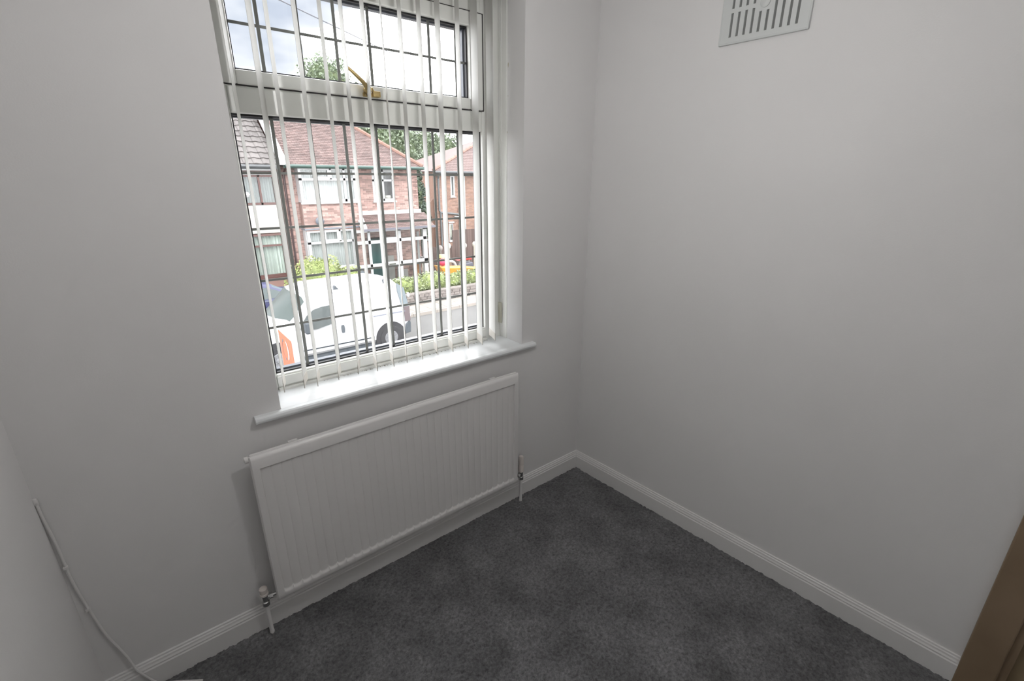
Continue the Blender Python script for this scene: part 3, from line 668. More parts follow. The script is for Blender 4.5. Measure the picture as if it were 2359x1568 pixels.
m = MB(); e0 = Vector((hx0-.25, hy-.3, 2.0)); e1 = Vector((hx1+.3, hy-.3, 2.0)); e2 = Vector((hx0-.25, hy+7, 2.0)); e3 = Vector((hx1+.3, hy+7, 2.0))
m.add([e0, e1, ap, e2, e3], [(0, 1, 2), (0, 2, 3), (3, 2, 4), (1, 4, 2), (0, 1, 4, 3)]); r3 = m.build('roof', mat('pink_tile', (.27, .185, .172), .8, var=.15, vscale=2), h3)
u3 = (e1-e0).normalized(); k3 = (ap.x-e0.x); sl3 = Vector((0, ap.y-e0.y, ap.z-e0.z)); Hs = sl3.length; sl3.normalize()
tiled_plane(r3, e0+Vector((0, -.02, .02)), u3, sl3, e1.x-e0.x, Hs, .22, .16, lambda v: (k3*v/Hs, k3), MATS['pink_tile'])
for k in range(16):
    m = MB(); a = e0+Vector((0, 0, .06)); q = ap-e0; m.tube([a+q*(k/16), a+q*((k+1)/16)], .10, 7, .09); m.build('hip_tile', RIDGE, r3)
m = MB(); m.tube([e0+Vector((0, -.06, -.05)), e1+Vector((0, -.06, -.05))], .07, 8); m.box(e0.x, e1.x, hy-.3, hy-.26, 1.86, 2.0); m.build('gutter', GREYG, h3)
PIP = mat('grey_pipe', (.22, .24, .25), .5); PIW = mat('pale_pipe', (.62, .64, .63), .5)
for nm, M_, path, r in (('drain_pipe', PIP, [(13.1, hy-.3, 1.9), (13.18, hy-.08, 1.6), (13.18, hy-.08, -.25), (13.25, hy-.08, -.35), (14.5, hy-.08, -.50), (14.6, hy-.08, -.6), (14.6, hy-.08, -2.0)], .06),
                         ('drain_pipe', PIW, [(14.98, hy-.08, 1.9), (14.98, hy-.08, -2.6)], .07), ('drain_pipe', PIP, [(13.25, hy-.08, -.35), (13.25, hy-.08, -2.7)], .055),
                         ('drain_pipe', PIW, [(13.42, hy-.08, -.9), (13.42, hy-.08, -2.0)], .05), ('hopper', PIW, [(14.62, hy-.12, -.1), (14.62, hy-.12, -.35)], .10),
                         ('drain_pipe', PIW, [(14.2, hy-.08, -.62), (14.62, hy-.08, -.66)], .035)):
    m = MB(); m.tube([Vector(p) for p in path], r, 8); m.build(nm, M_, h3)
# lean-to against the left flank with sloping verge
m = MB(); m.prism([(11.7, 24.3, ZG), (11.7, 24.3, -.80), (13.0, 24.3, .45), (13.0, 24.3, ZG)], (0, 3, 0)); m.build('side_lean_to', BRICK2, h3)
win(h3, (Vector((12.2, 24.28, 0)), Vector((1, 0, 0)), Vector((0, -1, 0)), 1), .05, .42, -1.95, -.75, (), None, fw=.09)

# ------------------------------------------------------------------ ground, road, pavement, gardens
def flat(name, x0, x1, y0, y1, z0, z1, m, **k):
    b_ = MB(); b_.box(x0, x1, y0, y1, z0, z1); o = b_.build(name, m); tag(o, kind='structure'); return o
flat('ground', -60, 90, -20, 90, -3.2, ZG-.12, mat('earth', (.16, .17, .11), .95, var=.3, vscale=.6))
flat('road', -60, 90, 6.6, 12.35, -3.1, ZG, mat('asphalt', (.20, .197, .192), .9, var=.16, vscale=.9, bump=.3, bscale=60, detail=6))
pv = flat('pavement', -60, 90, 12.47, 13.42, -3.1, ZG+.085, mat('pavement_bed', (.36, .34, .31), .9))
SLABM = mat('paving', (.48, .44, .385), .85, island=.10, var=.1, vscale=3)
proto = None
for i in range(16):
    for j in range(2):
        x = 1.2+.6*i; y = 12.50+.455*j
        if proto is None:
            b_ = MB(); b_.box(x+.006, x+.594, y+.006, y+.449, ZG+.08, ZG+.10); proto = b_.build('paving_slab', SLABM, pv, org=(x, y, ZG+.08))
        else: inst(proto, (x, y, ZG+.08+random.uniform(0, .004)), pv)
pf2 = flat('kerb', -60, 90, 12.35, 12.47, -3.1, ZG+.07, mat('kerb_bed', (.3, .29, .27), .9)); proto = None
for i in range(14):
    x = .6+.92*i
    if proto is None: b_ = MB(); b_.box(x, x+.905, 12.345, 12.47, ZG-.05, ZG+.105); proto = b_.build('kerb_stone', mat('kerb_stone', (.50, .45, .40), .85, island=.12), pf2, org=(x, 12.35, ZG))
    else: inst(proto, (x, 12.35, ZG), pf2)
flat('garden', -60, 90, 13.75, 40, -3.1, ZG+.03, mat('garden_ground', (.33, .33, .26), .95, var=.25, vscale=1.2))
flat('driveway', -3, 3.0, 13.42, 17.2, -3.1, ZG+.06, mat('drive_paving', (.45, .27, .22), .9, var=.15, vscale=3))
flat('front_path', -60, 90, -3, 6.6, -3.1, ZG+.08, mat('near_paving', (.40, .38, .35), .9, var=.12, vscale=2))
# low stone wall along the pavement
gw = thing('garden_wall', (7.3, 13.56, ZG), 'low grey stone garden wall at the back of the pavement, hedge on top', 'wall')
b_ = MB(); b_.box(3.9, 13.0, 13.50, 13.72, ZG, ZG+.44); core = b_.build('mortar_core', MORTAR, gw)
STO = mat('wall_stone', (.36, .315, .29), .9, island=.28, var=.2, vscale=9)
z = ZG+.0; row = 0
while row < 4:
    hh_ = (.12, .11, .10, .11)[row]; x = 3.9+random.uniform(-.1, 0)
    while x < 12.9:
        L = random.uniform(.18, .36); pr_ = random.uniform(.0, .03)
        b_ = MB(); j = lambda: random.uniform(-.012, .012)
        y0 = 13.47-pr_
        b_.add([(x+.01+j(), y0, z+.006+j()*.4), (x+L-.01+j(), y0, z+.006+j()*.4), (x+L-.01+j(), y0, z+hh_-.006+j()*.4), (x+.01+j(), y0, z+hh_-.006+j()*.4),
                (x, 13.55, z), (x+L, 13.55, z), (x+L, 13.55, z+hh_), (x, 13.55, z+hh_)], [(0, 1, 2, 3), (0, 1, 5, 4), (1, 2, 6, 5), (2, 3, 7, 6), (3, 0, 4, 7)])
        b_.build('stone', STO, gw); x += L
    z += hh_; row += 1
b_ = MB(); b_.box(3.88, 13.0, 13.45, 13.74, ZG+.44, ZG+.49); b_.build('coping', STO, gw)

# ------------------------------------------------------------------ planting
def leaf_cloud(name, blobs, n, size, m, parent, core_m, flat_top=None):
    vs = np.zeros((n, 4, 3)); tot = sum(b_[1][0]*b_[1][1]+b_[1][2]*b_[1][0] for b_ in blobs); i = 0
    for c, r in blobs:
        k = int(n*(r[0]*r[1]+r[2]*r[0])/tot)
        d = rng.standard_normal((k, 3)); d /= np.linalg.norm(d, axis=1)[:, None]
        p = np.array(c)+d*np.array(r)*(rng.uniform(.80, 1.10, (k, 1))+.07*np.sin(d[:, :1]*9+c[0])+.07*np.sin(d[:, 2:3]*11))
        a = rng.standard_normal((k, 3)); a /= np.linalg.norm(a, axis=1)[:, None]; b2 = np.cross(a, rng.standard_normal((k, 3))); b2 /= np.linalg.norm(b2, axis=1)[:, None]
        s = size*rng.uniform(.6, 1.3, (k, 1)); a *= s; b2 *= s*.6
        k = min(k, n-i); vs[i:i+k] = np.stack([p-a, p+b2, p+a, p-b2], 1)[:k]; i += k
    vs = vs[:i]; me = bpy.data.meshes.new(name)
    me.vertices.add(i*4); me.vertices.foreach_set('co', vs.astype(np.float32).ravel()); me.loops.add(i*4)
    me.loops.foreach_set('vertex_index', np.arange(i*4, dtype=np.int32)); me.polygons.add(i); me.polygons.foreach_set('loop_start', np.arange(0, i*4, 4, dtype=np.int32)); me.update(); me.validate()
    me.materials.append(m); o = bpy.data.objects.new(name, me); COL.objects.link(o); o.parent = parent; o.location = -Vector(parent.location); o['kind'] = 'stuff'
    cm = MB()
    for c, r in blobs:
        nn, mm = 14, 9; v = []; f = []
        for a in range(mm):
            th = math.pi*a/(mm-1)
            for b3 in range(nn):
                ph = 2*math.pi*b3/nn; q = .84*(1+.06*math.sin(5*ph+3*th)); v.append((c[0]+r[0]*q*math.sin(th)*math.cos(ph), c[1]+r[1]*q*math.sin(th)*math.sin(ph), c[2]+r[2]*q*math.cos(th)))
        for a in range(mm-1):
            for b3 in range(nn): f.append((a*nn+b3, a*nn+(b3+1) % nn, (a+1)*nn+(b3+1) % nn, (a+1)*nn+b3))
        cm.add(v, f)
    cm.build('branches', core_m, parent, smooth=True)['kind'] = 'stuff'
LF_H = mat('hedge_leaf', (.50, .60, .20), .6, island=.35); LF_L = mat('low_hedge_leaf', (.42, .50, .25), .6, island=.4)
LF_T = mat('tree_leaf', (.30, .38, .25), .6, island=.4); LF_D = mat('dark_leaf', (.06, .11, .065), .6, island=.4)
CORE = mat("leafy_core", (.13, .18, .08), .9, var=.3, vscale=4); COREL = mat('hedge_core', (.34, .42, .14), .9, var=.3, vscale=6)
hb = thing('bush', (3.6, 16.2, ZG), 'large rounded bright green bush in front of the white bay window', 'bush')
leaf_cloud('foliage', [((3.38, 16.2, -2.13), (1.02, .75, 1.0)), ((4.35, 16.2, -2.45), (.97, .75, .86)), ((5.0, 16.2, -2.7), (.54, .55, .6)), ((2.84, 16.1, -2.6), (.54, .55, .65))], 9000, .045, LF_H, hb, COREL)
b_ = MB(); b_.tube([(3.6, 16.2, ZG), (3.6, 16.2, -2.3)], .05, 7); b_.build('stem', mat('bark', (.12, .09, .07), .9), hb)
hl = thing('hedge', (7.6, 14.17, ZG), 'low scruffy green hedge along the top of the stone wall', 'hedge')
blobs = []
x = 4.3
while x < 12.6: blobs.append(((x, 14.17+random.uniform(-.05, .08), ZG+.62+random.uniform(-.03, .05)), (.42, .33, .36+random.uniform(-.06, .06)))); x += .5
leaf_cloud('foliage', blobs, 9000, .045, LF_L, hl, COREL)
def tree(loc, blobs, n, size, label, m=LF_T, r=.3, name='tree'):
    t = thing(name, loc, label, 'tree', 'trees behind the houses'); leaf_cloud('foliage', blobs, n, size, m, t, CORE)
    b_ = MB(); c = blobs[0][0]; b_.tube([loc, (loc[0]+.2, loc[1], (loc[2]+c[2])/2), c], r, 8, r*.5); b_.build('trunk', MATS['bark'], t); return t
tree((15, 46, -3), [((14.9, 46, 8.6), (2.5, 2, 3.3)), ((13.6, 46, 7.6), (1.7, 1.6, 2.4)), ((16.9, 46, 7.6), (1.7, 1.6, 2.4)), ((15.6, 46, 5.2), (3.4, 2, 2.8))], 11000, .15, 'tall tree rising above the red roof, its crown seen through the top pane')
tree((14.6, 35, -3), [((14.3, 35, 3.8), (2.6, 1.8, 3.1)), ((12.4, 35, 2.8), (2.3, 1.8, 3.0)), ((16.2, 35, 3.3), (1.8, 1.7, 2.9)), ((16.6, 34.8, .2), (1.6, 1.5, 2.5))], 14000, .13, 'broad green tree directly behind the right end of the red hipped roof')
tree((22.3, 41, -3), [((21.6, 41, 3.6), (2.1, 1.8, 2.3)), ((23.9, 41, 3.5), (2.1, 1.8, 2.2)), ((25.7, 41, 2.5), (1.6, 1.8, 1.9)), ((22.3, 41, 1), (2.7, 1.8, 2.2))], 12000, .14, 'round green tree above the roof of the orange brick house')
tree((11.0, 22.4, ZG), [((10.7, 22.4, .75), (.62, .6, 1.45)), ((11.0, 22.4, -.7), (.6, .6, 1.2)), ((10.5, 22.4, 1.7), (.5, .5, .8))], 6000, .07, 'dark narrow evergreen in the gap between the two brick houses', m=LF_D)

# fences behind the toys
def panel_fence(x0, x1, y, z1, label):
    f = thing('garden_fence', ((x0+x1)/2, y, ZG), label, 'fence', 'brown fences'); n = int((x1-x0)/.15); proto = None
    for i in range(n):
        x = x0+.15*i
        if proto is None: b_ = MB(); b_.box(x, x+.143, y, y+.02, ZG+.03, z1); proto = b_.build('board', mat('fence_brown', (.17, .11, .095), .85, island=.15), f, org=(x, y, ZG))
        else: inst(proto, (x, y+random.uniform(-.004, .004), ZG), f)
    b_ = MB(); b_.box(x0, x1, y+.02, y+.06, ZG+.3, ZG+.38); b_.build('rail', MATS['fence_brown'], f)
    b_ = MB(); b_.box(x0, x1, y+.02, y+.06, z1-.35, z1-.27); b_.build('rail', MATS['fence_brown'], f)
panel_fence(9.55, 11.1, 19.0, -1.62, 'lower brown board fence beside the porch')
panel_fence(11.1, 14.1, 19.2, -.88, 'taller brown board fence at the right end of the drive')

# ------------------------------------------------------------------ garden toys
def rnd(name, c, r, m, label, cat, sq=1):
    b_ = MB(); b_.lathe([(r*math.sin(math.pi*k/10)+.001, -r*sq*math.cos(math.pi*k/10)) for k in range(11)], c, 'z', 16)
    o = b_.build(name, m, smooth=True, org=c); tag(o, label, cat); return o
OR = mat('toy_orange', (.95, .42, .04), .45); RED = mat('toy_red', (.75, .05, .04), .45); YEL = mat('toy_yellow', (.85, .75, .25), .5); PNK = mat('toy_pink', (.75, .06, .16), .45)
tt = thing('toy_boat', (9.3, 16, ZG), 'orange plastic toy boat with a red patch lying behind the low hedge', 'toy')
b_ = MB(); q = [(8.30, 15.75, -1.96), (8.75, 15.75, -2.05), (9.6, 15.75, -2.12), (10.7, 15.75, -2.30), (10.7, 15.75, -2.48), (9.75, 15.75, -2.62), (9.2, 15.75, -2.66), (8.80, 15.75, -2.78), (8.60, 15.75, -2.50)]
b_.prism(q, (0, .6, 0)); b_.build('hull', OR, tt, bevel=.03)
b_ = MB(); b_.prism([(9.35, 15.74, -2.36), (9.75, 15.74, -2.33), (9.72, 15.74, -2.55), (9.38, 15.74, -2.56)], (0, -.01, 0)); b_.build('red_patch', RED, tt)
b_ = MB(); b_.prism([(9.28, 15.74, -2.35), (9.33, 15.74, -2.35), (9.33, 15.74, -2.52), (9.28, 15.74, -2.52)], (0, -.01, 0)); b_.build('mark', mat('toy_mark', (.4, .2, .3), .5), tt)
b_ = MB(); b_.box(8.9, 10.4, 15.85, 16.2, ZG+.02, -2.6); b_.build('keel', OR, tt)
rnd('toy_ball', (8.62, 16.1, -1.84), .17, PNK, 'pink ball on the prow of the orange toy boat', 'ball')
b_ = MB(); b_.lathe([(.13, 0), (.17, .2), (.18, .21), (.02, .2)], (9.2, 17.1, -2.05), 'z', 14); b_.lathe([(.17, .2), (.25, .24), (.16, .36), (.04, .38)], (9.2, 17.1, -2.05), 'z', 14)
b_.box(9.08, 9.32, 17.0, 17.2, ZG, -2.05); yb = b_.build('toy_bucket', YEL, smooth=True); tag(yb, 'pale yellow toy on a stand behind the pink ball', 'toy')
ch = thing('toy_slide', (9.5, 16.3, ZG), 'white curved toy slide behind the orange boat', 'toy')
b_ = MB(); b_.tube(smooth_path([(9.12, 16.6, -1.97), (9.32, 16.6, -1.94), (9.52, 16.6, -2.02), (9.62, 16.6, -2.22), (9.70, 16.6, -2.5)]), .06, 8); b_.build('chute', WHITE, ch, smooth=True)
b_ = MB(); b_.box(9.08, 9.14, 16.57, 16.63, ZG, -1.97); b_.build('leg', MATS.get('toy_tan') or mat('toy_tan', (.5, .35, .25), .6), ch); b_ = MB(); b_.box(9.30, 9.36, 16.57, 16.63, ZG, -1.95); b_.build('leg', mat('toy_tan', (.5, .35, .25), .6), ch)
sc = thing('toy_car', (10.15, 16.9, ZG), 'red and grey ride-on toy beside the taller fence', 'toy')
b_ = MB(); b_.prism([(9.85, 16.6, -2.36), (10.6, 16.6, -2.30), (10.55, 16.6, -2.10), (10.1, 16.6, -2.14)], (0, .5, 0)); b_.build('body', mat('toy_grey', (.16, .17, .22), .5), sc, bevel=.03)
b_ = MB(); b_.prism([(9.8, 16.7, -1.98), (10.6, 16.7, -2.0), (10.5, 16.7, -1.88), (10.1, 16.7, -1.86)], (0, .3, 0)); b_.build('canopy', RED, sc, bevel=.02)
b_ = MB(); b_.box(9.95, 9.99, 16.8, 16.84, -2.2, -1.95); b_.box(10.45, 10.49, 16.8, 16.84, -2.2, -1.95); b_.build('canopy_post', WHITE, sc)
for x in (10.0, 10.45): b_ = MB(); b_.lathe([(.12, 0), (.12, .06)], (x, 16.58, -2.4), 'y', 14); b_.build('wheel', MATS['toy_grey'], sc)
b_ = MB(); b_.box(9.9, 10.55, 16.65, 17.0, ZG, -2.5); b_.build('base', WHITE, sc)
for i, (x, y, z) in enumerate(((9.88, 18.4, -1.62), (10.35, 18.4, -1.55), (11.35, 18.5, -1.62), (11.95, 18.5, -1.60))):
    b_ = MB(); b_.lathe([(.06, ZG-z), (.05, -.12), (.10, -.05), (.12, .05), (.07, .14), (.01, .16)], (x, y, z), 'z', 12)
    o = b_.build('garden_ornament', CREAM if i else mat('grey_stone', (.5, .45, .42), .8), smooth=True)
    tag(o, ('leftmost', 'second from the left', 'third from the left', 'rightmost')[i]+' of four pale ornaments by the brown fences', 'ornament', 'garden ornaments by the fence')

# ------------------------------------------------------------------ vehicles
def lerp(a, b_, t): return a+(b_-a)*t
def loft(stations, nx=5, nose=None):
    """stations: x, hw, zb, zbelt, zsh, zt, ws.  returns grid verts [i][j], 16 around"""
    S = []
    for a, c in zip(stations[:-1], stations[1:]):
        for k in range(nx): S.append([lerp(p, q, k/nx) for p, q in zip(a, c)])
    S.append(list(stations[-1])); G = []
    for x, hw, zb, zl, zs, zt, ws in S:
        h = [(0, zb), (hw-.10, zb), (hw-.01, zb+.10), (hw, lerp(zb, zl, .55)), (hw-.01, zl), (ws, zs), (ws-.07, zs+(zt-zs)*.62), (ws*.6, zt-.02), (0, zt)]
        ring = [(x, y, z) for y, z in h]+[(x, -y, z) for y, z in h[-2:0:-1]]
        if nose: ring = [(x+nose(x)*(abs(y)/.95)**2, y, z) for x, y, z in ring]
        G.append(ring)
    return S, G
def build_loft(parent, G, pick, T, m, name, thick=0):
    b_ = MB(); nj = len(G[0]); idx = {}; vs = []; fs = []
    def vid(i, j):
        j %= nj
        if (i, j) not in idx: idx[(i, j)] = len(vs); vs.append(T(*G[i][j]))
        return idx[(i, j)]
    for i in range(len(G)-1):
        for j in range(nj):
            if pick(i, j): fs.append((vid(i, j), vid(i+1, j), vid(i+1, j+1), vid(i, j+1)))
    b_.add(vs, fs)
    return b_.build(name, m, parent, smooth=True)
WGLASS = mat('vehicle_glass', (.10, .125, .13), .06, spec=.7, coat=.5)
TYRE = mat('tyre', (.035, .035, .04), .8); HUB = mat('hub', (.45, .46, .48), .35, metal=.4); TRIM = mat('grey_trim', (.10, .12, .14), .6)
def wheel(parent, c, r, T, ysgn=-1):
    cx_, cy_, cz_ = c; b_ = MB(); b_.lathe([(r*.62, 0), (r*.95, .0), (r, .03), (r, .17), (r*.95, .2), (r*.3, .2)], (0, 0, 0), 'y', 28)
    b_.v = [T(cx_+v[0], cy_+v[1]*(1 if ysgn < 0 else -1), cz_+v[2]) for v in b_.v]; w_ = b_.build('wheel', TYRE, parent, smooth=True)
    b_ = MB(); b_.lathe([(.02, -.03), (r*.2, -.025), (r*.25, .0), (r*.55, -.004), (r*.63, .008), (r*.63, .03)], (0, 0, 0), 'y', 28)
    for k in range(9):
        a = 2*math.pi*k/9; u = Vector((math.cos(a), 0, math.sin(a))); v_ = Vector((-math.sin(a), 0, math.cos(a)))
        b_.prism([u*r*.22+v_*r*.05, u*r*.56+v_*r*.07, u*r*.56-v_*r*.07, u*r*.22-v_*r*.05], (0, -.016, 0))
    b_.v = [T(cx_+v[0], cy_+v[1]*(1 if ysgn < 0 else -1), cz_+v[2]) for v in b_.v]; b_.build('hubcap', HUB, w_)
def side_patch(parent, pts, yfun, T, m, name, proud=.008):
    b_ = MB(); a = [T(x, -(yfun(x, z)+proud), z) for x, z in pts]; c = [T(x, -(yfun(x, z)-.02), z) for x, z in pts]; n = len(pts)
    b_.add(a+c, [tuple(range(n)), tuple(range(n, 2*n))]+[(i, (i+1) % n, n+(i+1) % n, n+i) for i in range(n)]); return b_.build(name, m, parent)

VY = 10.87
van = thing('panel_van', (1.7, VY, ZG), 'white panel van parked at the far kerb facing left', 'van')
T = lambda x, y, z: (x, VY+y, ZG+z)
VW = mat('van_white', (.88, .89, .91), .22, coat=.6)
ST = [(-.52, .70, .34, .55, .62, .66, .62), (-.46, .80, .28, .70, .86, .90, .70), (-.25, .88, .24, .80, 1.00, 1.06, .76), (.10, .93, .24, .88, 1.12, 1.18, .80),
      (.42, .95, .24, .95, 1.20, 1.27, .82), (1.02, .95, .24, 1.05, 1.62, 1.81, .79), (1.45, .95, .24, 1.08, 1.67, 1.91, .80), (3.2, .95, .24, 1.08, 1.67, 1.92, .80), (3.62, .94, .26, 1.08, 1.61, 1.82, .79), (3.80, .93, .30, 1.05, 1.40, 1.55, .80), (3.86, .90, .36, .90, 1.10, 1.15, .82)]
nose = lambda x: .50*max(0, min(1, (1.5-x)/1.0)) if x < 1.5 else 0
S, G = loft(ST, 5, nose)
def vwin(i, j): return 20 <= i < 25 and j in (5, 6, 7, 8, 9, 10)
build_loft(van, G, lambda i, j: not vwin(i, j), T, VW, 'body')
build_loft(van, G, vwin, T, mat('windscreen', (.15, .18, .175), .35, spec=.05), 'windscreen')
b_ = MB(); b_.add([T(*p) for p in G[-1]], [tuple(range(len(G[-1])))]); b_.add([T(*p) for p in G[0]], [tuple(range(len(G[0])))]); b_.build('end_panels', VW, van)
def vy(x, z):   # half-width of the van side at height z
    pts = [(.24, .85), (.34, .94), (.7, .95), (1.07, .94), (1.71, .80), (1.87, .73)]
    for (a, ya), (c, yc) in zip(pts[:-1], pts[1:]):
        if z <= c: return lerp(ya, yc, max(0, (z-a))/(c-a))
    return .7
side_patch(van, [(.98, .98), (1.0, 1.06), (1.18, 1.29), (1.36, 1.41), (1.55, 1.45), (1.76, 1.46), (1.78, 1.02), (1.35, .94)], vy, T, mat('side_glass', (.16, .18, .18), .45, spec=.04), 'side_window', .032)
side_patch(van, [(1.74, .72), (1.80, .72), (1.812, .78), (1.812, .86), (1.80, .92), (1.74, .92), (1.728, .86), (1.728, .78)], vy, T, TRIM, 'door_handle', .02)
side_patch(van, [(1.96, .72), (2.02, .72), (2.032, .78), (2.032, .86), (2.02, .92), (1.96, .92), (1.948, .86), (1.948, .78)], vy, T, TRIM, 'door_handle', .02)
side_patch(van, [(2.82, .985), (3.74, .985), (3.74, 1.01), (2.82, 1.01)], vy, T, mat('rail_grey', (.3, .33, .42), .5), 'door_rail', .012)
side_patch(van, [(.62, .245), (2.80, .245), (2.80, .44), (.9, .46), (.86, .60), (.62, .60)][0:4], vy, T, TRIM, 'side_skirt', .014)
for x in (1.885, 3.50): side_patch(van, [(x, .45), (x+.008, .45), (x+.008, 1.75), (x, 1.75)], vy, T, mat('panel_gap', (.45, .47, .52), .6), 'panel_gap', .003)
for x in (1.98, 3.30):
    b_ = MB(); b_.prism([T(x-.07, -.74, 1.79), T(x+.09, -.74, 1.79), T(x+.01, -.74, 1.90)], (0, .12, 0)); b_.build('roof_rack_mount', TRIM, van)
b_ = MB(); b_.prism([T(3.25, .74, 1.80), T(3.4, .74, 1.80), T(3.32, .74, 1.92)], (0, .12, 0)); b_.build('roof_rack_mount', TRIM, van)
# wing mirror
b_ = MB(); b_.box(1.03, 1.17, VY-1.22, VY-.98, ZG+.92, ZG+1.20); b_.box(1.08, 1.15, VY-1.0, VY-.90, ZG+.96, ZG+1.06); b_.build('wing_mirror', TRIM, van, bevel=.03)
# rear lamp cluster and bumper
b_ = MB(); b_.prism([T(3.70, -.955, .34), T(3.90, -.90, .34), T(3.92, -.88, .62), T(3.87, -.93, .72), T(3.72, -.96, .62)], (0, 1.85, 0)); b_.build('rear_bumper', TRIM, van, bevel=.02)
side_patch(van, [(3.66, 1.10), (3.86, 1.10), (3.80, 1.62), (3.62, 1.76), (3.60, 1.55)], lambda x, z: vy(x, z)-.01, T, mat('lamp_grey', (.20, .25, .28), .4), 'rear_pillar_trim', .014)
side_patch(van, [(3.72, .70), (3.88, .70), (3.87, 1.12), (3.70, 1.12)], lambda x, z: .935, T, mat('lamp_red', (.22, .17, .18), .4), 'tail_lamp', .016)
for zz in (.80, 1.36): b_ = MB(); b_.box(3.86, 3.92, VY-.92, VY-.84, ZG+zz, ZG+zz+.12); b_.build('hinge', WHITE, van, bevel=.02)
# rear wheel arch and wheels
for wx in (3.27, .42):
    b_ = MB(); n = 20; ring = []
    a0 = [T(wx+.43*math.cos(math.pi*k/n), -.957, .34+.43*math.sin(math.pi*k/n)) for k in range(n+1)]
    b_.prism(a0+[T(wx-.43, -.957, .22), T(wx+.43, -.957, .22)], (0, .05, 0)); b_.build('wheel_arch', TYRE, van)
    wheel(van, (wx, -.968, .325), .325, T)
b_ = MB(); b_.box(-.2, 3.7, VY-.85, VY+.85, ZG+.16, ZG+.26); b_.build('underbody', TRIM, van)
for wx in (3.27, .42):
    b_ = MB(); b_.lathe([(.3, 0), (.325, .03), (.325, .17), (.3, .2)], (wx, VY+.77, ZG+.325), 'y', 20); b_.build('wheel', TYRE, van)
b_ = MB(); b_.tube([T(.62, -.4, 1.22), T(.5, .35, 1.24)], .012, 6); b_.build('wiper', TRIM, van)
b_ = MB(); b_.prism([T(-.44, -.80, .62), T(-.12, -.93, .62), T(-.05, -.93, .86), T(-.34, -.84, .82)], (0, .06, 0)); b_.build('headlamp', CHROME, van)

# blue car on the drive
car = thing('blue_car', (1.0, 14.9, ZG+.06), 'dark blue car parked on the drive behind the white van', 'car')
ca = math.radians(14); CX, CY = .75, 14.45
def TC(x, y, z): return (CX+x*math.cos(ca)-y*math.sin(ca), CY+x*math.sin(ca)+y*math.cos(ca), ZG+.06+z)
BLUE = mat('car_blue', (.06, .065, .17), .4, coat=.05, spec=.3)
SC_ = [(-2.0, .70, .35, .60, .70, .74, .60), (-1.9, .80, .22, .80, .90, .96, .62), (-1.55, .84, .20, .88, 1.05, 1.12, .62), (-1.1, .85, .20, .90, 1.28, 1.40, .58), (-.3, .86, .20, .90, 1.32, 1.45, .58), (.45, .86, .20, .90, 1.22, 1.33, .58), (1.05, .85, .20, .88, .93, .98, .66), (1.6, .82, .22, .80, .86, .90, .64), (1.95, .72, .30, .62, .68, .72, .58)]
S, G2 = loft(SC_, 4)
cw = lambda i, j: (20 <= i < 24 and j in (5, 6, 7, 8, 9, 10)) or (8 <= i < 12 and j in (5, 6, 7, 8, 9, 10))
build_loft(car, G2, lambda i, j: not cw(i, j), TC, BLUE, 'body'); build_loft(car, G2, cw, TC, mat('car_screen', (.20, .25, .28), .3, spec=.08), 'windscreen')
cy_f = lambda x, z: lerp(.85, .57, max(0, (z-.9))/.42)
side_patch(car, [(-1.55, .93), (-1.35, 1.12), (-.95, 1.27), (-.38, 1.29), (-.38, .93)], cy_f, TC, mat('car_glass', (.16, .19, .19), .3, spec=.06), 'side_window')
side_patch(car, [(-.30, .93), (-.30, 1.29), (.30, 1.22), (.72, 1.02), (.92, .93)], cy_f, TC, MATS['car_glass'], 'side_window')
side_patch(car, [(-1.7, .86), (1.0, .86), (1.0, .90), (-1.7, .90)], lambda x, z: .855, TC, mat('belt_highlight', (.50, .55, .75), .2, metal=.5), 'waist_highlight', .01)  # pale strip drawn as the highlight along the car's waistline
for wx in (-1.3, 1.3): wheel(car, (wx, -.86, .30), .30, TC)
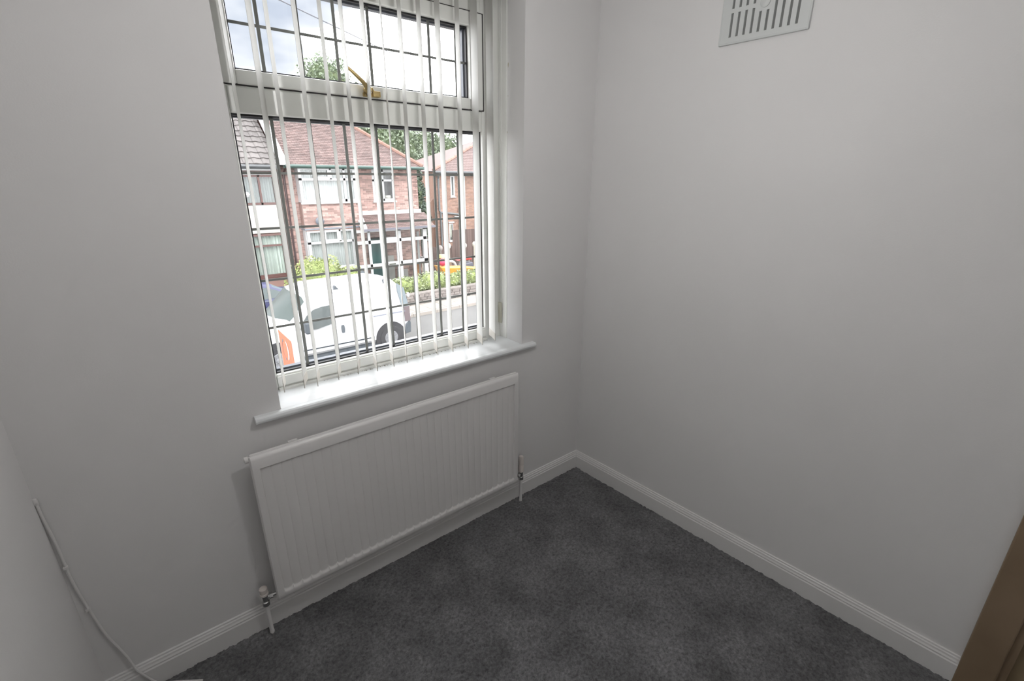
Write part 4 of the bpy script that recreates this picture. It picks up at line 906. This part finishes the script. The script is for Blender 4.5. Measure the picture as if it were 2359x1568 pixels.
b_ = MB(); b_.prism([TC(-2.0, -.69, .36), TC(-2.0, .69, .36), TC(-2.0, .6, .74), TC(-2.0, -.6, .74)], (.01, 0, 0)); b_.prism([TC(1.95, -.7, .31), TC(1.95, .7, .31), TC(1.95, .56, .70), TC(1.95, -.56, .70)], (-.01, 0, 0)); b_.build('end_panels', BLUE, car)

# ------------------------------------------------------------------ agent's board in the near garden
sg = thing('agents_board', (-.3, 5.2, ZG), 'orange and white property board on a post in the near front garden', 'sign')
b_ = MB(); b_.box(-.305, -.280, 5.02, 5.93, -1.30, -.56); b_.build('board', WHITE, sg)
OB = mat('board_orange', (.92, .22, .10), .5)
b_ = MB(); b_.box(-.309, -.304, 5.19, 5.90, -1.27, -.585); b_.build('orange_panel', OB, sg)
def arc(cy_, cz_, ry, rz, a0, a1, w_, m, nm):
    b_ = MB(); n = 16; o = []; i_ = []
    for k in range(n+1):
        t = math.radians(lerp(a0, a1, k/n)); ww = w_*math.sin(math.pi*(.12+.76*k/n)); o.append((-.3125, cy_-(ry+ww)*math.cos(t), cz_+(rz+ww)*math.sin(t))); i_.append((-.3125, cy_-(ry-ww*.3)*math.cos(t), cz_+(rz-ww*.3)*math.sin(t)))
    b_.add(o+i_, [(k, k+1, n+2+k, n+1+k) for k in range(n)]); return b_.build(nm, m, sg)
GY = mat('board_grey', (.25, .27, .30), .5)
arc(5.56, -.82, .11, .15, -60, 70, .05, WHITE, 'white_crescent'); arc(5.63, -.83, .13, .15, 110, 250, .014, GY, 'grey_arc')
for (y, z) in ((5.69, -.70), (5.63, -.98)):
    b_ = MB(); b_.lathe([(.024, 0), (.024, .004)], (-.314, y, z), 'x', 12); b_.build('grey_dot', GY, sg)
b_ = MB(); b_.box(-.30, -.25, 4.96, 5.02, ZG, -.40); b_.build('post', mat('post_white', (.75, .75, .73), .7), sg)
# overhead telephone wire
b_ = MB(); a = Vector((.109, 5, 3.529)); c = Vector((30.1, 45, 11.7)); d_ = (c-a)
b_.tube([a-d_*.1+Vector((0, 0, 0))]+[a+d_*t+Vector((0, 0, -.35*4*t*(1-t))) for t in [k/14 for k in range(15)]], .008, 6)
wr = b_.build('telephone_wire', mat('wire_grey', (.30, .31, .35), .9, spec=.1)); tag(wr, 'thin grey telephone wire crossing the sky above the roofs', 'wire')
